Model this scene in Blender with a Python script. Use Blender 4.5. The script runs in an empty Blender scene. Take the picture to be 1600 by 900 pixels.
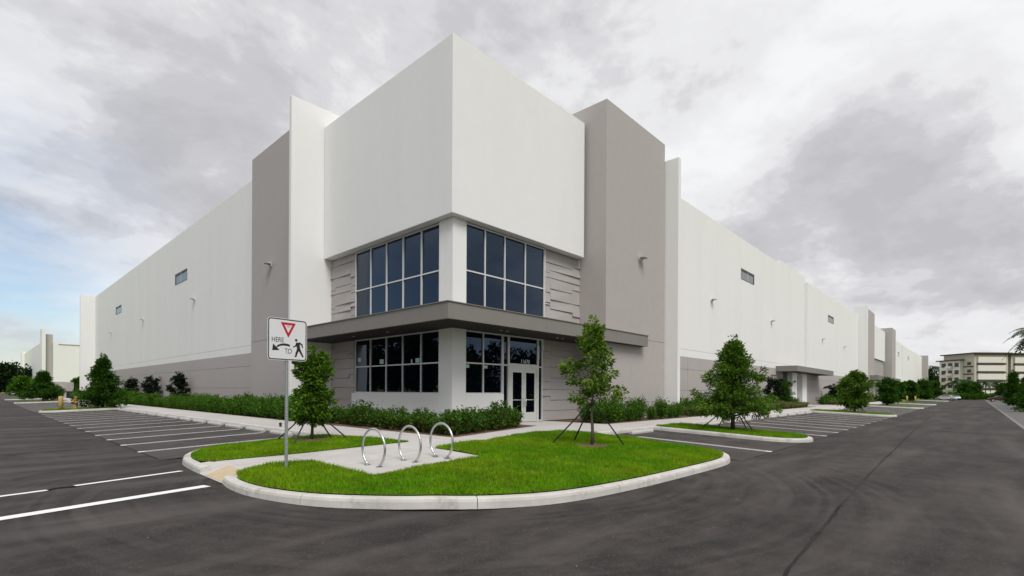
import bpy, bmesh, math, random
import numpy as np
from mathutils import Vector, Matrix

random.seed(7); rng = np.random.default_rng(7)
S = bpy.context.scene
COL = S.collection
R = math.radians

# ------------------------------------------------------------------ camera
CAMH = 1.9
cam_d = bpy.data.cameras.new("camera"); cam = bpy.data.objects.new("camera", cam_d); COL.objects.link(cam)
S.camera = cam
cam_d.sensor_width = 36.0; cam_d.lens = 781.5 / 1600 * 36
cam_d.shift_x = -3 / 1600; cam_d.shift_y = 161 / 1600
cam_d.clip_start = 0.1; cam_d.clip_end = 3000
fx, fy = 0.7345, 0.6786
rl = R(0.3)
g_ = Vector((fx, fy, 0)); r_ = Vector((fy, -fx, 0)); u_ = Vector((0, 0, 1))
rr = r_ * math.cos(rl) + u_ * math.sin(rl); uu = u_ * math.cos(rl) - r_ * math.sin(rl)
m = Matrix((rr, uu, -g_)).transposed().to_4x4(); m.translation = (0, 0, CAMH)
cam.matrix_world = m

# ------------------------------------------------------------------ light
SUN_EL, SUN_AZ = R(53), math.atan2(-0.46, -0.89)     # azimuth measured from +Y
sdir = Vector((math.sin(SUN_AZ) * math.cos(SUN_EL), math.cos(SUN_AZ) * math.cos(SUN_EL), math.sin(SUN_EL)))
sd = bpy.data.lights.new("sun", 'SUN'); sun = bpy.data.objects.new("sun", sd); COL.objects.link(sun)
sd.energy = 1.5; sd.angle = R(28); sd.color = (1.0, 0.97, 0.93)
sun.rotation_euler = sdir.to_track_quat('Z', 'Y').to_euler()

SKY_OFF, SKY_SC = (3.1, 1.7, 0.0), 2.3
W = bpy.data.worlds.new("World"); S.world = W; W.use_nodes = True
def world():
    nt = W.node_tree; nt.nodes.clear(); N = nt.nodes.new; L = nt.links.new
    out = N('ShaderNodeOutputWorld')
    sky = N('ShaderNodeTexSky'); sky.sky_type = 'NISHITA'; sky.sun_disc = False
    sky.sun_elevation = SUN_EL; sky.sun_rotation = SUN_AZ
    bg1 = N('ShaderNodeBackground'); bg1.inputs[1].default_value = 0.085; L(sky.outputs[0], bg1.inputs[0])
    tc = N('ShaderNodeTexCoord'); nrm = N('ShaderNodeVectorMath'); nrm.operation = 'NORMALIZE'
    L(tc.outputs['Generated'], nrm.inputs[0])
    sep = N('ShaderNodeSeparateXYZ'); L(nrm.outputs[0], sep.inputs[0])
    def M(op, a, b=None, c=None, clamp=False):
        n = N('ShaderNodeMath'); n.operation = op; n.use_clamp = clamp
        for i, v in enumerate((a, b, c)):
            if v is None: continue
            if isinstance(v, (int, float)): n.inputs[i].default_value = v
            else: L(v, n.inputs[i])
        return n.outputs[0]
    zc = M('MAXIMUM', sep.outputs[2], 0.0)
    inv = M('DIVIDE', 1.0, M('ADD', zc, 0.42))
    px = M('MULTIPLY', sep.outputs[0], inv); py = M('MULTIPLY', sep.outputs[1], inv)
    cmb = N('ShaderNodeCombineXYZ'); L(px, cmb.inputs[0]); L(py, cmb.inputs[1]); L(M('MULTIPLY', zc, 1.1), cmb.inputs[2])
    def noise(scale, detail, rough, dist, off, sx=1.0):
        mp = N('ShaderNodeMapping'); mp.inputs['Location'].default_value = off; mp.inputs['Scale'].default_value = (1.0, sx, 1.0)
        L(cmb.outputs[0], mp.inputs[0])
        n = N('ShaderNodeTexNoise'); n.inputs['Scale'].default_value = scale; n.inputs['Detail'].default_value = detail
        n.inputs['Roughness'].default_value = rough; n.inputs['Distortion'].default_value = dist
        L(mp.outputs[0], n.inputs['Vector']); return n.outputs[0]
    def ramp(v, pts):
        n = N('ShaderNodeValToRGB'); n.color_ramp.interpolation = 'EASE'
        el = n.color_ramp.elements
        while len(el) > 1: el.remove(el[0])
        el[0].position = pts[0][0]; el[0].color = (*pts[0][1], 1)
        for p, c in pts[1:]:
            e = el.new(p); e.color = (*c, 1)
        L(v, n.inputs[0]); return n.outputs[0]
    a = noise(SKY_SC, 10, 0.60, 0.15, SKY_OFF, 1.0)
    b = noise(SKY_SC * .45, 3, 0.5, 0.0, (SKY_OFF[0] + 5, SKY_OFF[1] + 2, 0.0))
    v = M('ADD', M('MULTIPLY', a, 0.62), M('MULTIPLY', b, 0.38))
    hz = M('MULTIPLY_ADD', zc, -2.6, 0.62, True)
    v = M('ADD', M('ADD', v, 0.02), M('MULTIPLY', hz, 0.04))
    col = ramp(v, [(0.41, (0.318, 0.318, 0.334)), (0.465, (0.355, 0.355, 0.371)), (0.50, (0.415, 0.415, 0.430)), (0.54, (0.495, 0.496, 0.505)), (0.62, (0.555, 0.557, 0.564))])
    bg2 = N('ShaderNodeBackground'); L(col, bg2.inputs[0]); bg2.inputs[1].default_value = 1.0
    # the cover thins out towards the west (-X, +Y): streaky blue opening, its edge in view low at the left
    c = noise(1.3, 6, 0.55, 0.4, (1.0, 9.0, 0.0), 2.2)
    az = M('MULTIPLY_ADD', sep.outputs[1], 0.8, M('MULTIPLY', sep.outputs[0], -0.6))
    open_ = M('MULTIPLY', M('MULTIPLY_ADD', az, 6.0, -3.55, True), M('MULTIPLY_ADD', zc, -2.6, 1.35, True))
    thin = M('MULTIPLY', open_, M('MULTIPLY_ADD', c, 4.0, -1.05, True), clamp=True)
    cov = M('SUBTRACT', 1.0, M('MULTIPLY', thin, 0.95), clamp=True)
    mix = N('ShaderNodeMixShader'); L(cov, mix.inputs[0]); L(bg1.outputs[0], mix.inputs[1]); L(bg2.outputs[0], mix.inputs[2])
    L(mix.outputs[0], out.inputs[0])
world()

S.view_settings.view_transform = 'Standard'; S.view_settings.look = 'None'
S.view_settings.exposure = 0.74; S.view_settings.gamma = 1.0
S.cycles.max_bounces = 6; S.cycles.diffuse_bounces = 3; S.cycles.glossy_bounces = 3; S.cycles.transparent_max_bounces = 6
S.cycles.use_denoising = True

# ------------------------------------------------------------------ materials
MAT = {}
def mat(name, base, rough=0.8, spec=0.5, var=0.0, scale=1.0, alt=None, bump=0.0, bscale=40.0, metal=0.0, island=None, trans=0.0, detail=6, extra=None):
    if name in MAT: return MAT[name]
    mt = bpy.data.materials.new(name); mt.use_nodes = True; nt = mt.node_tree; N = nt.nodes.new; L = nt.links.new
    bs = nt.nodes['Principled BSDF']
    bs.inputs['Roughness'].default_value = rough; bs.inputs['Metallic'].default_value = metal
    bs.inputs['Specular IOR Level'].default_value = spec
    col = None
    rgb = N('ShaderNodeRGB'); rgb.outputs[0].default_value = (*base, 1); col = rgb.outputs[0]
    geo = N('ShaderNodeNewGeometry')
    def mixc(a, b, f, mode='MIX'):
        n = N('ShaderNodeMix'); n.data_type = 'RGBA'; n.blend_type = mode
        if isinstance(f, float): n.inputs[0].default_value = f
        else: L(f, n.inputs[0])
        for s, v in ((n.inputs[6], a), (n.inputs[7], b)):
            if isinstance(v, tuple): s.default_value = (*v, 1)
            else: L(v, s)
        return n.outputs[2]
    def rng_(v, a, b, c=0.0, d=1.0):
        n = N('ShaderNodeMapRange'); n.inputs[1].default_value = a; n.inputs[2].default_value = b; n.inputs[3].default_value = c; n.inputs[4].default_value = d
        L(v, n.inputs[0]); return n.outputs[0]
    def noise(sc, det=6, vec=None, rough=0.6):
        n = N('ShaderNodeTexNoise'); n.inputs['Scale'].default_value = sc; n.inputs['Detail'].default_value = det; n.inputs['Roughness'].default_value = rough
        L(vec if vec else geo.outputs['Position'], n.inputs['Vector']); return n.outputs[0]
    if alt is not None:
        col = mixc(col, alt, rng_(noise(scale, detail), 0.38, 0.64))
    if island is not None:
        col = mixc(col, island, geo.outputs['Random Per Island'])
    if var > 0:
        n = noise(scale * 3.1 + 0.3, 7)
        v = rng_(n, 0.3, 0.7, 1 - var, 1 + var)
        hs = N('ShaderNodeHueSaturation'); L(v, hs.inputs['Value']); L(col, hs.inputs['Color']); col = hs.outputs[0]
    if extra: col = extra(nt, geo, col, mixc, rng_, noise)
    L(col, bs.inputs['Base Color'])
    if bump > 0:
        b = N('ShaderNodeBump'); b.inputs['Strength'].default_value = bump; b.inputs['Distance'].default_value = 0.01
        L(noise(bscale, 4), b.inputs['Height']); L(b.outputs[0], bs.inputs['Normal'])
    if trans > 0:
        tr = N('ShaderNodeBsdfTranslucent'); L(col, tr.inputs[0])
        ms = N('ShaderNodeMixShader'); ms.inputs[0].default_value = trans
        L(bs.outputs[0], ms.inputs[1]); L(tr.outputs[0], ms.inputs[2]); L(ms.outputs[0], nt.nodes['Material Output'].inputs[0])
    MAT[name] = mt; return mt

def streak(nt, geo, col, mixc, rng_, noise):
    # faint run-down weathering on painted stucco
    N = nt.nodes.new; L = nt.links.new
    mp = N('ShaderNodeMapping'); mp.inputs['Scale'].default_value = (0.45, 0.45, 0.06); L(geo.outputs['Position'], mp.inputs[0])
    n = noise(1.0, 6, mp.outputs[0]); f = rng_(n, 0.45, 0.85, 0.0, 0.10)
    return mixc(col, (0.42, 0.40, 0.37), f)
WHITE = mat('white_stucco', (0.80, 0.80, 0.785), 0.9, 0.2, 0.012, 0.5, bump=0.25, bscale=55, extra=streak)
GREY = mat('grey_stucco', (0.428, 0.397, 0.383), 0.9, 0.2, 0.025, 0.5, bump=0.25, bscale=55, extra=streak)
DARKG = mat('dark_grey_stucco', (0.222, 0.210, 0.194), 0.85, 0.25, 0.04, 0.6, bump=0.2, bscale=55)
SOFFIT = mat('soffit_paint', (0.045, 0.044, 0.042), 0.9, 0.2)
CLAD = mat('cladding_stucco', (0.42, 0.395, 0.38), 0.9, 0.2, 0.03, 0.8, bump=0.2, bscale=60)
JOINT = mat('joint_shadow_filler', (0.12, 0.115, 0.11), 0.95)
ROOF = mat('roof_membrane', (0.55, 0.55, 0.54), 0.9, 0.2, 0.05, 0.2)
ALU = mat('clear_aluminium', (0.66, 0.67, 0.67), 0.4, 0.5, metal=0.1)
DOORALU = mat('door_aluminium', (0.62, 0.63, 0.60), 0.4, 0.5, metal=0.05)
STEEL = mat('galvanised_steel', (0.58, 0.60, 0.60), 0.3, 0.5, 0.08, 9, metal=0.85)
POST = mat('galvanised_post', (0.42, 0.46, 0.45), 0.5, 0.5, 0.1, 12, metal=0.6)
BLACK = mat('black_paint', (0.014, 0.015, 0.016), 0.5)
INK = mat('sign_black', (0.012, 0.014, 0.016), 0.6)
SIGNW = mat('sign_white_sheeting', (0.74, 0.74, 0.75), 0.45, 0.5, 0.02, 5)
SIGNR = mat('sign_red', (0.50, 0.008, 0.022), 0.45)
YEL = mat('yellow_paint', (0.52, 0.36, 0.12), 0.6, 0.4, 0.08, 6)
STICK = mat('pale_green_sticker', (0.42, 0.62, 0.52), 0.6)
NUMW = mat('number_vinyl', (0.75, 0.75, 0.74), 0.6)
LAMPM = mat('lamp_housing', (0.55, 0.54, 0.52), 0.5, 0.5)
LENS = mat('lamp_lens', (0.25, 0.25, 0.24), 0.25)
RUBBER = mat('tyre_rubber', (0.02, 0.02, 0.02), 0.8)
BARK = mat('young_bark', (0.115, 0.095, 0.075), 0.9, 0.2, 0.2, 6, bump=0.5, bscale=60)
BARKD = mat('dark_bark', (0.07, 0.058, 0.048), 0.9, 0.2, 0.2, 6, bump=0.5, bscale=60)
def glass():
    mt = mat('tinted_glass', (0.001, 0.0022, 0.006), 0.015, 0.5)
    bs = mt.node_tree.nodes['Principled BSDF']; bs.inputs['IOR'].default_value = 1.66
    bs.inputs['Specular Tint'].default_value = (0.40, 0.66, 1.0, 1)
    return mt
GLASS = glass()
def leafm(name, a, b, tr=0.28):
    return mat(name, a, 0.62, 0.12, island=b, trans=tr)
LF_OAK = leafm('oak_leaves', (0.018, 0.070, 0.004), (0.130, 0.245, 0.016))
LF_AIR = leafm('young_leaves', (0.028, 0.090, 0.008), (0.190, 0.285, 0.028))
LF_DARK = leafm('dark_leaves', (0.010, 0.048, 0.004), (0.065, 0.155, 0.013))
LF_CONE = leafm('cone_tree_leaves', (0.018, 0.072, 0.005), (0.145, 0.260, 0.022))
LF_DEEP = leafm('topiary_leaves', (0.005, 0.012, 0.005), (0.016, 0.030, 0.010))
LF_HEDGE = leafm('hedge_leaves', (0.014, 0.066, 0.004), (0.105, 0.230, 0.016))
LF_COCO = leafm('corner_shrub_leaves', (0.012, 0.056, 0.005), (0.105, 0.215, 0.022))
LF_RED = leafm('red_new_leaves', (0.10, 0.02, 0.012), (0.16, 0.05, 0.02))
LF_LIME = leafm('pale_groundcover_leaves', (0.085, 0.125, 0.025), (0.22, 0.24, 0.085))
LF_WOOD = leafm('wood_leaves', (0.005, 0.016, 0.003), (0.020, 0.042, 0.008), 0.15)
LF_PALM = leafm('palm_leaves', (0.018, 0.045, 0.016), (0.05, 0.09, 0.03), 0.2)
def dry(nt, geo, col, mixc, rng_, noise):
    col = mixc(col, (0.25, 0.28, 0.015), rng_(noise(1.1, 5, None, 0.7), 0.55, 0.74, 0.0, 0.6))
    return mixc(col, (0.30, 0.26, 0.07), rng_(geo.outputs['Random Per Island'], 0.88, 0.93, 0.0, 0.8))
GRASSB = mat('grass_blades', (0.098, 0.280, 0.003), 0.7, 0.06, 0.26, 0.5, alt=(0.205, 0.345, 0.006), island=None, trans=0.3, extra=dry)
TURF = mat('turf_soil', (0.050, 0.110, 0.004), 0.95, 0.1, 0.25, 1.5, alt=(0.080, 0.130, 0.006))
LAWN = mat('far_lawn', (0.13, 0.20, 0.02), 0.95, 0.1, 0.2, 0.4, alt=(0.20, 0.23, 0.04))
MULCH = mat('mulch', (0.105, 0.065, 0.045), 0.95, 0.1, 0.5, 9, alt=(0.17, 0.11, 0.08), bump=1.0, bscale=30)
def asphalt_extra(nt, geo, col, mixc, rng_, noise):
    N = nt.nodes.new; L = nt.links.new
    # aggregate speckle
    vo = N('ShaderNodeTexVoronoi'); vo.inputs['Scale'].default_value = 55; L(geo.outputs['Position'], vo.inputs['Vector'])
    col = mixc(col, (0.11, 0.105, 0.10), rng_(vo.outputs['Color'], 0.72, 1.0, 0.0, 0.55))
    # curved scuffs worn by turning wheels: rings about the corner island
    sp = N('ShaderNodeVectorMath'); sp.operation = 'SUBTRACT'; L(geo.outputs['Position'], sp.inputs[0]); sp.inputs[1].default_value = (8.4, 9.6, 0)
    ln = N('ShaderNodeVectorMath'); ln.operation = 'LENGTH'; L(sp.outputs[0], ln.inputs[0])
    ad = N('ShaderNodeMath'); ad.operation = 'MULTIPLY_ADD'; L(noise(0.35, 3), ad.inputs[0]); ad.inputs[1].default_value = 0.35; L(ln.outputs['Value'], ad.inputs[2])
    n1 = N('ShaderNodeTexNoise'); n1.noise_dimensions = '1D'; n1.inputs['Scale'].default_value = 4.5; n1.inputs['Detail'].default_value = 5; L(ad.outputs[0], n1.inputs['W'])
    brk = rng_(noise(0.28, 3), 0.36, 0.58)
    lim = rng_(ln.outputs['Value'], 13.5, 8.0)
    mu = N('ShaderNodeMath'); mu.operation = 'MULTIPLY'; L(brk, mu.inputs[0]); L(lim, mu.inputs[1])
    mu2 = N('ShaderNodeMath'); mu2.operation = 'MULTIPLY'; mu2.use_clamp = True; L(mu.outputs[0], mu2.inputs[0]); L(rng_(n1.outputs[0], 0.52, 0.66, 0.0, 0.5), mu2.inputs[1])
    col = mixc(col, (0.013, 0.012, 0.0115), mu2.outputs[0])
    mu3 = N('ShaderNodeMath'); mu3.operation = 'MULTIPLY'; mu3.use_clamp = True; L(mu.outputs[0], mu3.inputs[0]); L(rng_(n1.outputs[0], 0.46, 0.34, 0.0, 0.30), mu3.inputs[1])
    col = mixc(col, (0.085, 0.075, 0.068), mu3.outputs[0])
    # pale dust streaks along the lane
    mp = N('ShaderNodeMapping'); mp.inputs['Scale'].default_value = (0.12, 0.75, 1); mp.inputs['Rotation'].default_value = (0, 0, R(6)); L(geo.outputs['Position'], mp.inputs[0])
    col = mixc(col, (0.105, 0.092, 0.082), rng_(noise(1.0, 7, mp.outputs[0]), 0.46, 0.70, 0.0, 0.6))
    mp2 = N('ShaderNodeMapping'); mp2.inputs['Scale'].default_value = (0.5, 0.16, 1); mp2.inputs['Location'].default_value = (5, 2, 0); L(geo.outputs['Position'], mp2.inputs[0])
    col = mixc(col, (0.10, 0.085, 0.08), rng_(noise(1.0, 6, mp2.outputs[0], 0.7), 0.58, 0.74, 0.0, 0.5))
    return col
ASPH = mat('asphalt', (0.0265, 0.0232, 0.0216), 0.83, 0.24, 0.34, 0.6, alt=(0.050, 0.0415, 0.038), bump=0.6, bscale=90, extra=asphalt_extra)
ASPH2 = mat('parking_asphalt', (0.052, 0.046, 0.044), 0.87, 0.2, 0.26, 0.5, alt=(0.078, 0.069, 0.066), bump=0.6, bscale=90, extra=asphalt_extra)
SEAL = mat('bitumen_seal', (0.016, 0.015, 0.014), 0.95, 0.05, 0.2, 3)
SEAM = mat('paving_seam_tar', (0.020, 0.018, 0.017), 0.9, 0.15, 0.3, 0.8, alt=(0.044, 0.039, 0.036))
def worn(nt, geo, col, mixc, rng_, noise):
    return mixc(col, (0.12, 0.115, 0.11), rng_(noise(14, 8, None, 0.75), 0.56, 0.70, 0.0, 0.75))
PAINT = mat('road_paint', (0.72, 0.71, 0.70), 0.7, 0.3, 0.06, 3, extra=worn)
PAINTW = mat('thick_crossing_paint', (0.78, 0.77, 0.76), 0.6, 0.3, 0.04, 3)
CONC = mat('pavement_concrete', (0.46, 0.435, 0.415), 0.9, 0.2, 0.06, 0.8, alt=(0.52, 0.495, 0.475), bump=0.25, bscale=80)
def kerb_dirt(nt, geo, col, mixc, rng_, noise):
    return mixc(col, (0.20, 0.185, 0.165), rng_(noise(2.2, 8, None, 0.72), 0.54, 0.74, 0.0, 0.75))
KERB = mat('kerb_concrete', (0.50, 0.48, 0.45), 0.9, 0.2, 0.07, 1.0, alt=(0.57, 0.55, 0.52), bump=0.3, bscale=70, extra=kerb_dirt)
STOPM = mat('wheel_stop_concrete', (0.50, 0.48, 0.46), 0.9, 0.2, 0.08, 2.0, bump=0.3, bscale=70)
TACT = mat('tan_tactile_pad', (0.52, 0.42, 0.29), 0.85, 0.2, 0.08, 2.0)
APT_W = mat('apartment_white', (0.68, 0.645, 0.61), 0.9, 0.2)
APT_T = mat('apartment_tan', (0.50, 0.462, 0.40), 0.9, 0.2)
APT_D = mat('apartment_brown', (0.085, 0.065, 0.058), 0.8, 0.2)
WINDK = mat('far_window', (0.02, 0.022, 0.025), 0.1)

# ------------------------------------------------------------------ helpers
WL = {}                                   # world location of empties / parents (translation only)
def wl(o): return WL.get(o.name, Vector((0, 0, 0)))
def fast_mesh(name, V, F, mats, mi=None):
    """V (n,3); F list of index arrays each (k,c)"""
    me = bpy.data.meshes.new(name)
    V = np.asarray(V, np.float32); me.vertices.add(len(V)); me.vertices.foreach_set('co', V.ravel())
    Fs = [np.asarray(f, np.int32) for f in F if len(f)]
    tot = np.concatenate([np.full(len(f), f.shape[1], np.int32) for f in Fs]); idx = np.concatenate([f.ravel() for f in Fs])
    me.loops.add(len(idx)); me.loops.foreach_set('vertex_index', idx)
    me.polygons.add(len(tot)); st = np.concatenate([[0], np.cumsum(tot)[:-1]]).astype(np.int32)
    me.polygons.foreach_set('loop_start', st); me.polygons.foreach_set('loop_total', tot)
    for x in (mats if isinstance(mats, (list, tuple)) else [mats]): me.materials.append(x)
    if mi is not None: me.polygons.foreach_set('material_index', np.asarray(mi, np.int32))
    me.update(calc_edges=True); me.validate(); return me
def link(name, me, parent=None, loc=(0, 0, 0), rot=0.0, scale=None):
    o = bpy.data.objects.new(name, me); COL.objects.link(o); o.location = loc
    if rot: o.rotation_euler = (0, 0, rot)
    if scale: o.scale = scale
    if parent: o.parent = parent
    WL[o.name] = wl(parent) + Vector(loc) if parent else Vector(loc)
    return o
def tag(o, label, cat=None, group=None, kind=None):
    if label: o['label'] = label
    if cat: o['category'] = cat
    if group: o['group'] = group
    if kind: o['kind'] = kind
    return o
def empty(name, loc, label=None, cat=None, group=None, rot=0.0):
    o = bpy.data.objects.new(name, None); COL.objects.link(o); o.location = loc; o.rotation_euler = (0, 0, rot); o.empty_display_size = 0.2
    WL[o.name] = Vector(loc); return tag(o, label, cat, group)
def poly_obj(name, V, F, m_, parent=None, smooth=False):
    """world coordinates in, made local to the parent; F mixed faces"""
    off = wl(parent) if parent else Vector((0, 0, 0))
    me = bpy.data.meshes.new(name); me.from_pydata([tuple(Vector(v) - off) for v in V], [], F)
    for x in (m_ if isinstance(m_, (list, tuple)) else [m_]): me.materials.append(x)
    if smooth: me.polygons.foreach_set('use_smooth', [True] * len(me.polygons))
    me.update(); return link(name, me, parent)
BF = [(0, 3, 2, 1), (4, 5, 6, 7), (0, 1, 5, 4), (1, 2, 6, 5), (2, 3, 7, 6), (3, 0, 4, 7)]
def boxv(x0, x1, y0, y1, z0, z1):
    return [(x0, y0, z0), (x1, y0, z0), (x1, y1, z0), (x0, y1, z0), (x0, y0, z1), (x1, y0, z1), (x1, y1, z1), (x0, y1, z1)]
def bevel_me(me, w, seg=1):
    bm = bmesh.new(); bm.from_mesh(me); bmesh.ops.bevel(bm, geom=list(bm.edges), offset=w, segments=seg, affect='EDGES', profile=0.5); bm.to_mesh(me); bm.free()
def box(name, x0, x1, y0, y1, z0, z1, m_, parent=None, bev=0.0):
    o = poly_obj(name, boxv(x0, x1, y0, y1, z0, z1), BF, m_, parent)
    if bev: bevel_me(o.data, bev)
    return o
def boxes(name, L, m_, parent=None):
    V, F = [], []
    for b in L:
        k = len(V); V += boxv(*b); F += [tuple(i + k for i in f) for f in BF]
    return poly_obj(name, V, F, m_, parent)
def tube(pts, rad, n=7, cap=True):
    pts = [Vector(p) for p in pts]; V, F = [], []
    for i, p in enumerate(pts):
        d = (pts[min(i + 1, len(pts) - 1)] - pts[max(i - 1, 0)]).normalized()
        a = d.orthogonal().normalized() if i == 0 else (a - d * a.dot(d)).normalized()
        b = d.cross(a); r = rad[i] if isinstance(rad, (list, tuple)) else rad
        V += [tuple(p + (a * math.cos(t) + b * math.sin(t)) * r) for t in [2 * math.pi * k / n for k in range(n)]]
    for i in range(len(pts) - 1):
        for k in range(n): F.append((i * n + k, i * n + (k + 1) % n, (i + 1) * n + (k + 1) % n, (i + 1) * n + k))
    if cap: F += [tuple(range(n - 1, -1, -1)), tuple((len(pts) - 1) * n + k for k in range(n))]
    return V, F
def tube_obj(name, pts, rad, m_, parent=None, n=8):
    V, F = tube(pts, rad, n); return poly_obj(name, V, F, m_, parent, smooth=True)
def merge(parts):
    V, F = [], []
    for v, f in parts:
        k = len(V); V += v; F += [tuple(i + k for i in q) for q in f]
    return V, F
# the lot is graded up towards the building: rise over 6 m inside the lane edges
def uu_(X, Y): return max(0.0, min(min(X - 3.4, Y - 4.75) / 6.0, 1.0))
def zlot(X, Y): return 0.22 * uu_(X, Y)
def ztop(X, Y): return 0.15 + 0.23 * uu_(X, Y)
def u_np(P): return np.clip(np.minimum(P[:, 0] - 3.4, P[:, 1] - 4.75) / 6.0, 0, 1)
FZ = 0.38
def inpoly(P, poly):
    x, y = P[:, 0], P[:, 1]; c = np.zeros(len(P), bool); n = len(poly)
    for i in range(n):
        x0, y0 = poly[i]; x1, y1 = poly[(i + 1) % n]
        t = ((y0 > y) != (y1 > y)) & (x < (x1 - x0) * (y - y0) / (y1 - y0 + 1e-12) + x0); c ^= t
    return c
def smooth_line(pts, closed=False, n=6):
    P = [Vector((*p, 0)) for p in pts]; out = []
    N_ = len(P); rngi = range(N_) if closed else range(N_ - 1)
    for i in rngi:
        p0, p1, p2, p3 = (P[(i + k) % N_] if closed else P[max(0, min(N_ - 1, i + k))] for k in (-1, 0, 1, 2))
        for j in range(n):
            t = j / n
            q = 0.5 * ((2 * p1) + (p2 - p0) * t + (2 * p0 - 5 * p1 + 4 * p2 - p3) * t * t + (3 * p1 - p0 - 3 * p2 + p3) * t ** 3)
            out.append((q.x, q.y))
    if not closed: out.append(pts[-1])
    return out

# ------------------------------------------------------------------ ground and roads
def sheet(name, pts, z, m_, parent=None):
    return poly_obj(name, [(x, y, z) for x, y in pts], [tuple(range(len(pts)))], m_, parent)
ground = tag(sheet('ground', [(-1500, -1500), (1500, -1500), (1500, 1500), (-1500, 1500)], -0.03, LAWN), None, kind='structure')
road = tag(sheet('road', [(-40, -1.9), (210, -1.9), (210, 4.75), (18, 4.75), (18, 11), (9, 18), (5, 30), (3.4, 60), (3.4, 260), (-6, 260), (-6, 60), (-40, 60)], 0.0, ASPH), None, kind='structure')
road2 = tag(sheet('road_shoulder', [(-40, -40), (37, -40), (37, -1.9), (-40, -1.9)], 0.0, ASPH), None, kind='structure')
def lot(name, x0, x1, y0, y1):
    n = 2
    V = [(x0, y0, zlot(x0, y0) + 0.004), (x1, y0, zlot(x1, y0) + 0.004), (x1, y1, zlot(x1, y1) + 0.004), (x0, y1, zlot(x0, y1) + 0.004)]
    return tag(poly_obj(name, V, [(0, 1, 2, 3)], ASPH2), None, kind='structure')
lotL = lot('parking_lot', 3.4, 8.5, 16.0, 240)
lotR = lot('parking_lot', 14.5, 215, 4.75, 10.6)
lotE = tag(sheet('parking_lot', [(30, -7.6), (200, -7.6), (200, -1.9), (30, -1.9)], 0.005, mat('pale_parking_asphalt', (0.13, 0.125, 0.12), 0.9, 0.2, 0.15, 0.5)), None, kind='structure')
gut = tag(sheet('gutter_strip', [(30, -2.05), (200, -2.05), (200, -1.87), (30, -1.87)], 0.010, mat('gutter_concrete', (0.20, 0.19, 0.18), 0.9, 0.2, 0.15, 1.0)), None, kind='structure')
# paving seam and patched strips
def ribbon(name, pts, w, z, m_, parent=None, jit=0.0):
    V, F = [], []
    for i, p in enumerate(pts):
        a = Vector((*pts[max(0, i - 1)], 0)); b = Vector((*pts[min(len(pts) - 1, i + 1)], 0)); d = (b - a).normalized(); n = Vector((-d.y, d.x, 0))
        ww = w * (1 + random.uniform(-jit, jit)) / 2
        for s in (1, -1):
            q = Vector((*p, 0)) + n * s * ww; V.append((q.x, q.y, (z(q.x, q.y) if callable(z) else z)))
    for i in range(len(pts) - 1): F.append((2 * i, 2 * i + 1, 2 * i + 3, 2 * i + 2))
    return poly_obj(name, V, F, m_, parent)
sp = smooth_line([(2.6, 0.55), (4.0, 1.15), (5.7, 1.45), (8.8, 1.6), (11.3, 1.72), (21, 2.0), (47, 2.6), (90, 3.0)], n=14)
ribbon('paving_seam', [(x, y + random.uniform(-.012, .012)) for x, y in sp], 0.05, 0.006, SEAM, road, 0.35)
sp = smooth_line([(3.42, 16.4), (3.38, 30), (3.36, 60), (3.3, 120)], n=20)
ribbon('paving_seam', [(x + random.uniform(-.01, .01), y) for x, y in sp], 0.05, 0.008, SEAM, road, 0.35)
ribbon('paving_seam', [(x + random.uniform(-.01, .01), 4.74 + random.uniform(-.01, .01)) for x in np.linspace(15.5, 130, 90)], 0.05, 0.008, SEAM, road, 0.35)
for pts in ([(-3.2, 21.2), (3.3, 25.0)],):
    ribbon('pale_scratch', pts, 0.05, 0.006, mat('dust_line', (0.16, 0.15, 0.14), 0.9), road)
# crossing lines
def quad_line(name, a, b, w, m_, parent, z=0.007):
    return ribbon(name, [a, b], w, z, m_, parent)
quad_line('crossing_line', (-3.5, 9.5), (3.14, 11.1), 0.26, PAINTW, road)
quad_line('crossing_line', (-3.0, 11.75), (0.95, 12.72), 0.14, PAINTW, road)
quad_line('crossing_line', (1.36, 12.93), (3.3, 13.54), 0.14, PAINTW, road)
ribbon('tar_patch', smooth_line([(0.9, 12.6), (1.1, 12.85), (1.3, 12.8), (1.45, 13.0)], n=4), 0.14, 0.006, SEAL, road, 0.4)
def hairpin(a, b, parent):
    """double stall line closed with a cap at the lane end (a)"""
    A = Vector((*a, 0)); B = Vector((*b, 0)); d = (B - A).normalized(); n = Vector((-d.y, d.x, 0)); V, F = [], []
    def q(p0, p1, w):
        k = len(V); e = (p1 - p0).normalized(); t = Vector((-e.y, e.x, 0)) * w / 2
        for p in (p0 + t, p0 - t, p1 - t, p1 + t): V.append((p.x, p.y, zlot(p.x, p.y) + 0.0085))
        F.append((k, k + 1, k + 2, k + 3))
    o = 0.085
    q(A + n * o, B + n * o, 0.075); q(A - n * o, B - n * o, 0.075); q(A - d * 0.0, A - d * 0.17, 0.232)
    return poly_obj('stall_line', V, F, PAINT, parent)
for k in range(13): hairpin((3.55, 18.5 + 2.58 * k), (7.95, 18.5 + 2.58 * k), lotL)
for k in range(12): hairpin((3.55, 58 + 2.58 * k), (7.95, 58 + 2.58 * k), lotL)
hairpin((17.3, 4.95), (17.3, 9.5), lotR)
for k in range(10): hairpin((25.3 + 2.5 * k, 4.95), (25.3 + 2.5 * k, 9.5), lotR)
for k in range(9): hairpin((54.2 + 2.5 * k, 4.95), (54.2 + 2.5 * k, 9.5), lotR)
for k in range(12): hairpin((82.5 + 2.5 * k, 4.95), (82.5 + 2.5 * k, 9.5), lotR)

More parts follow.
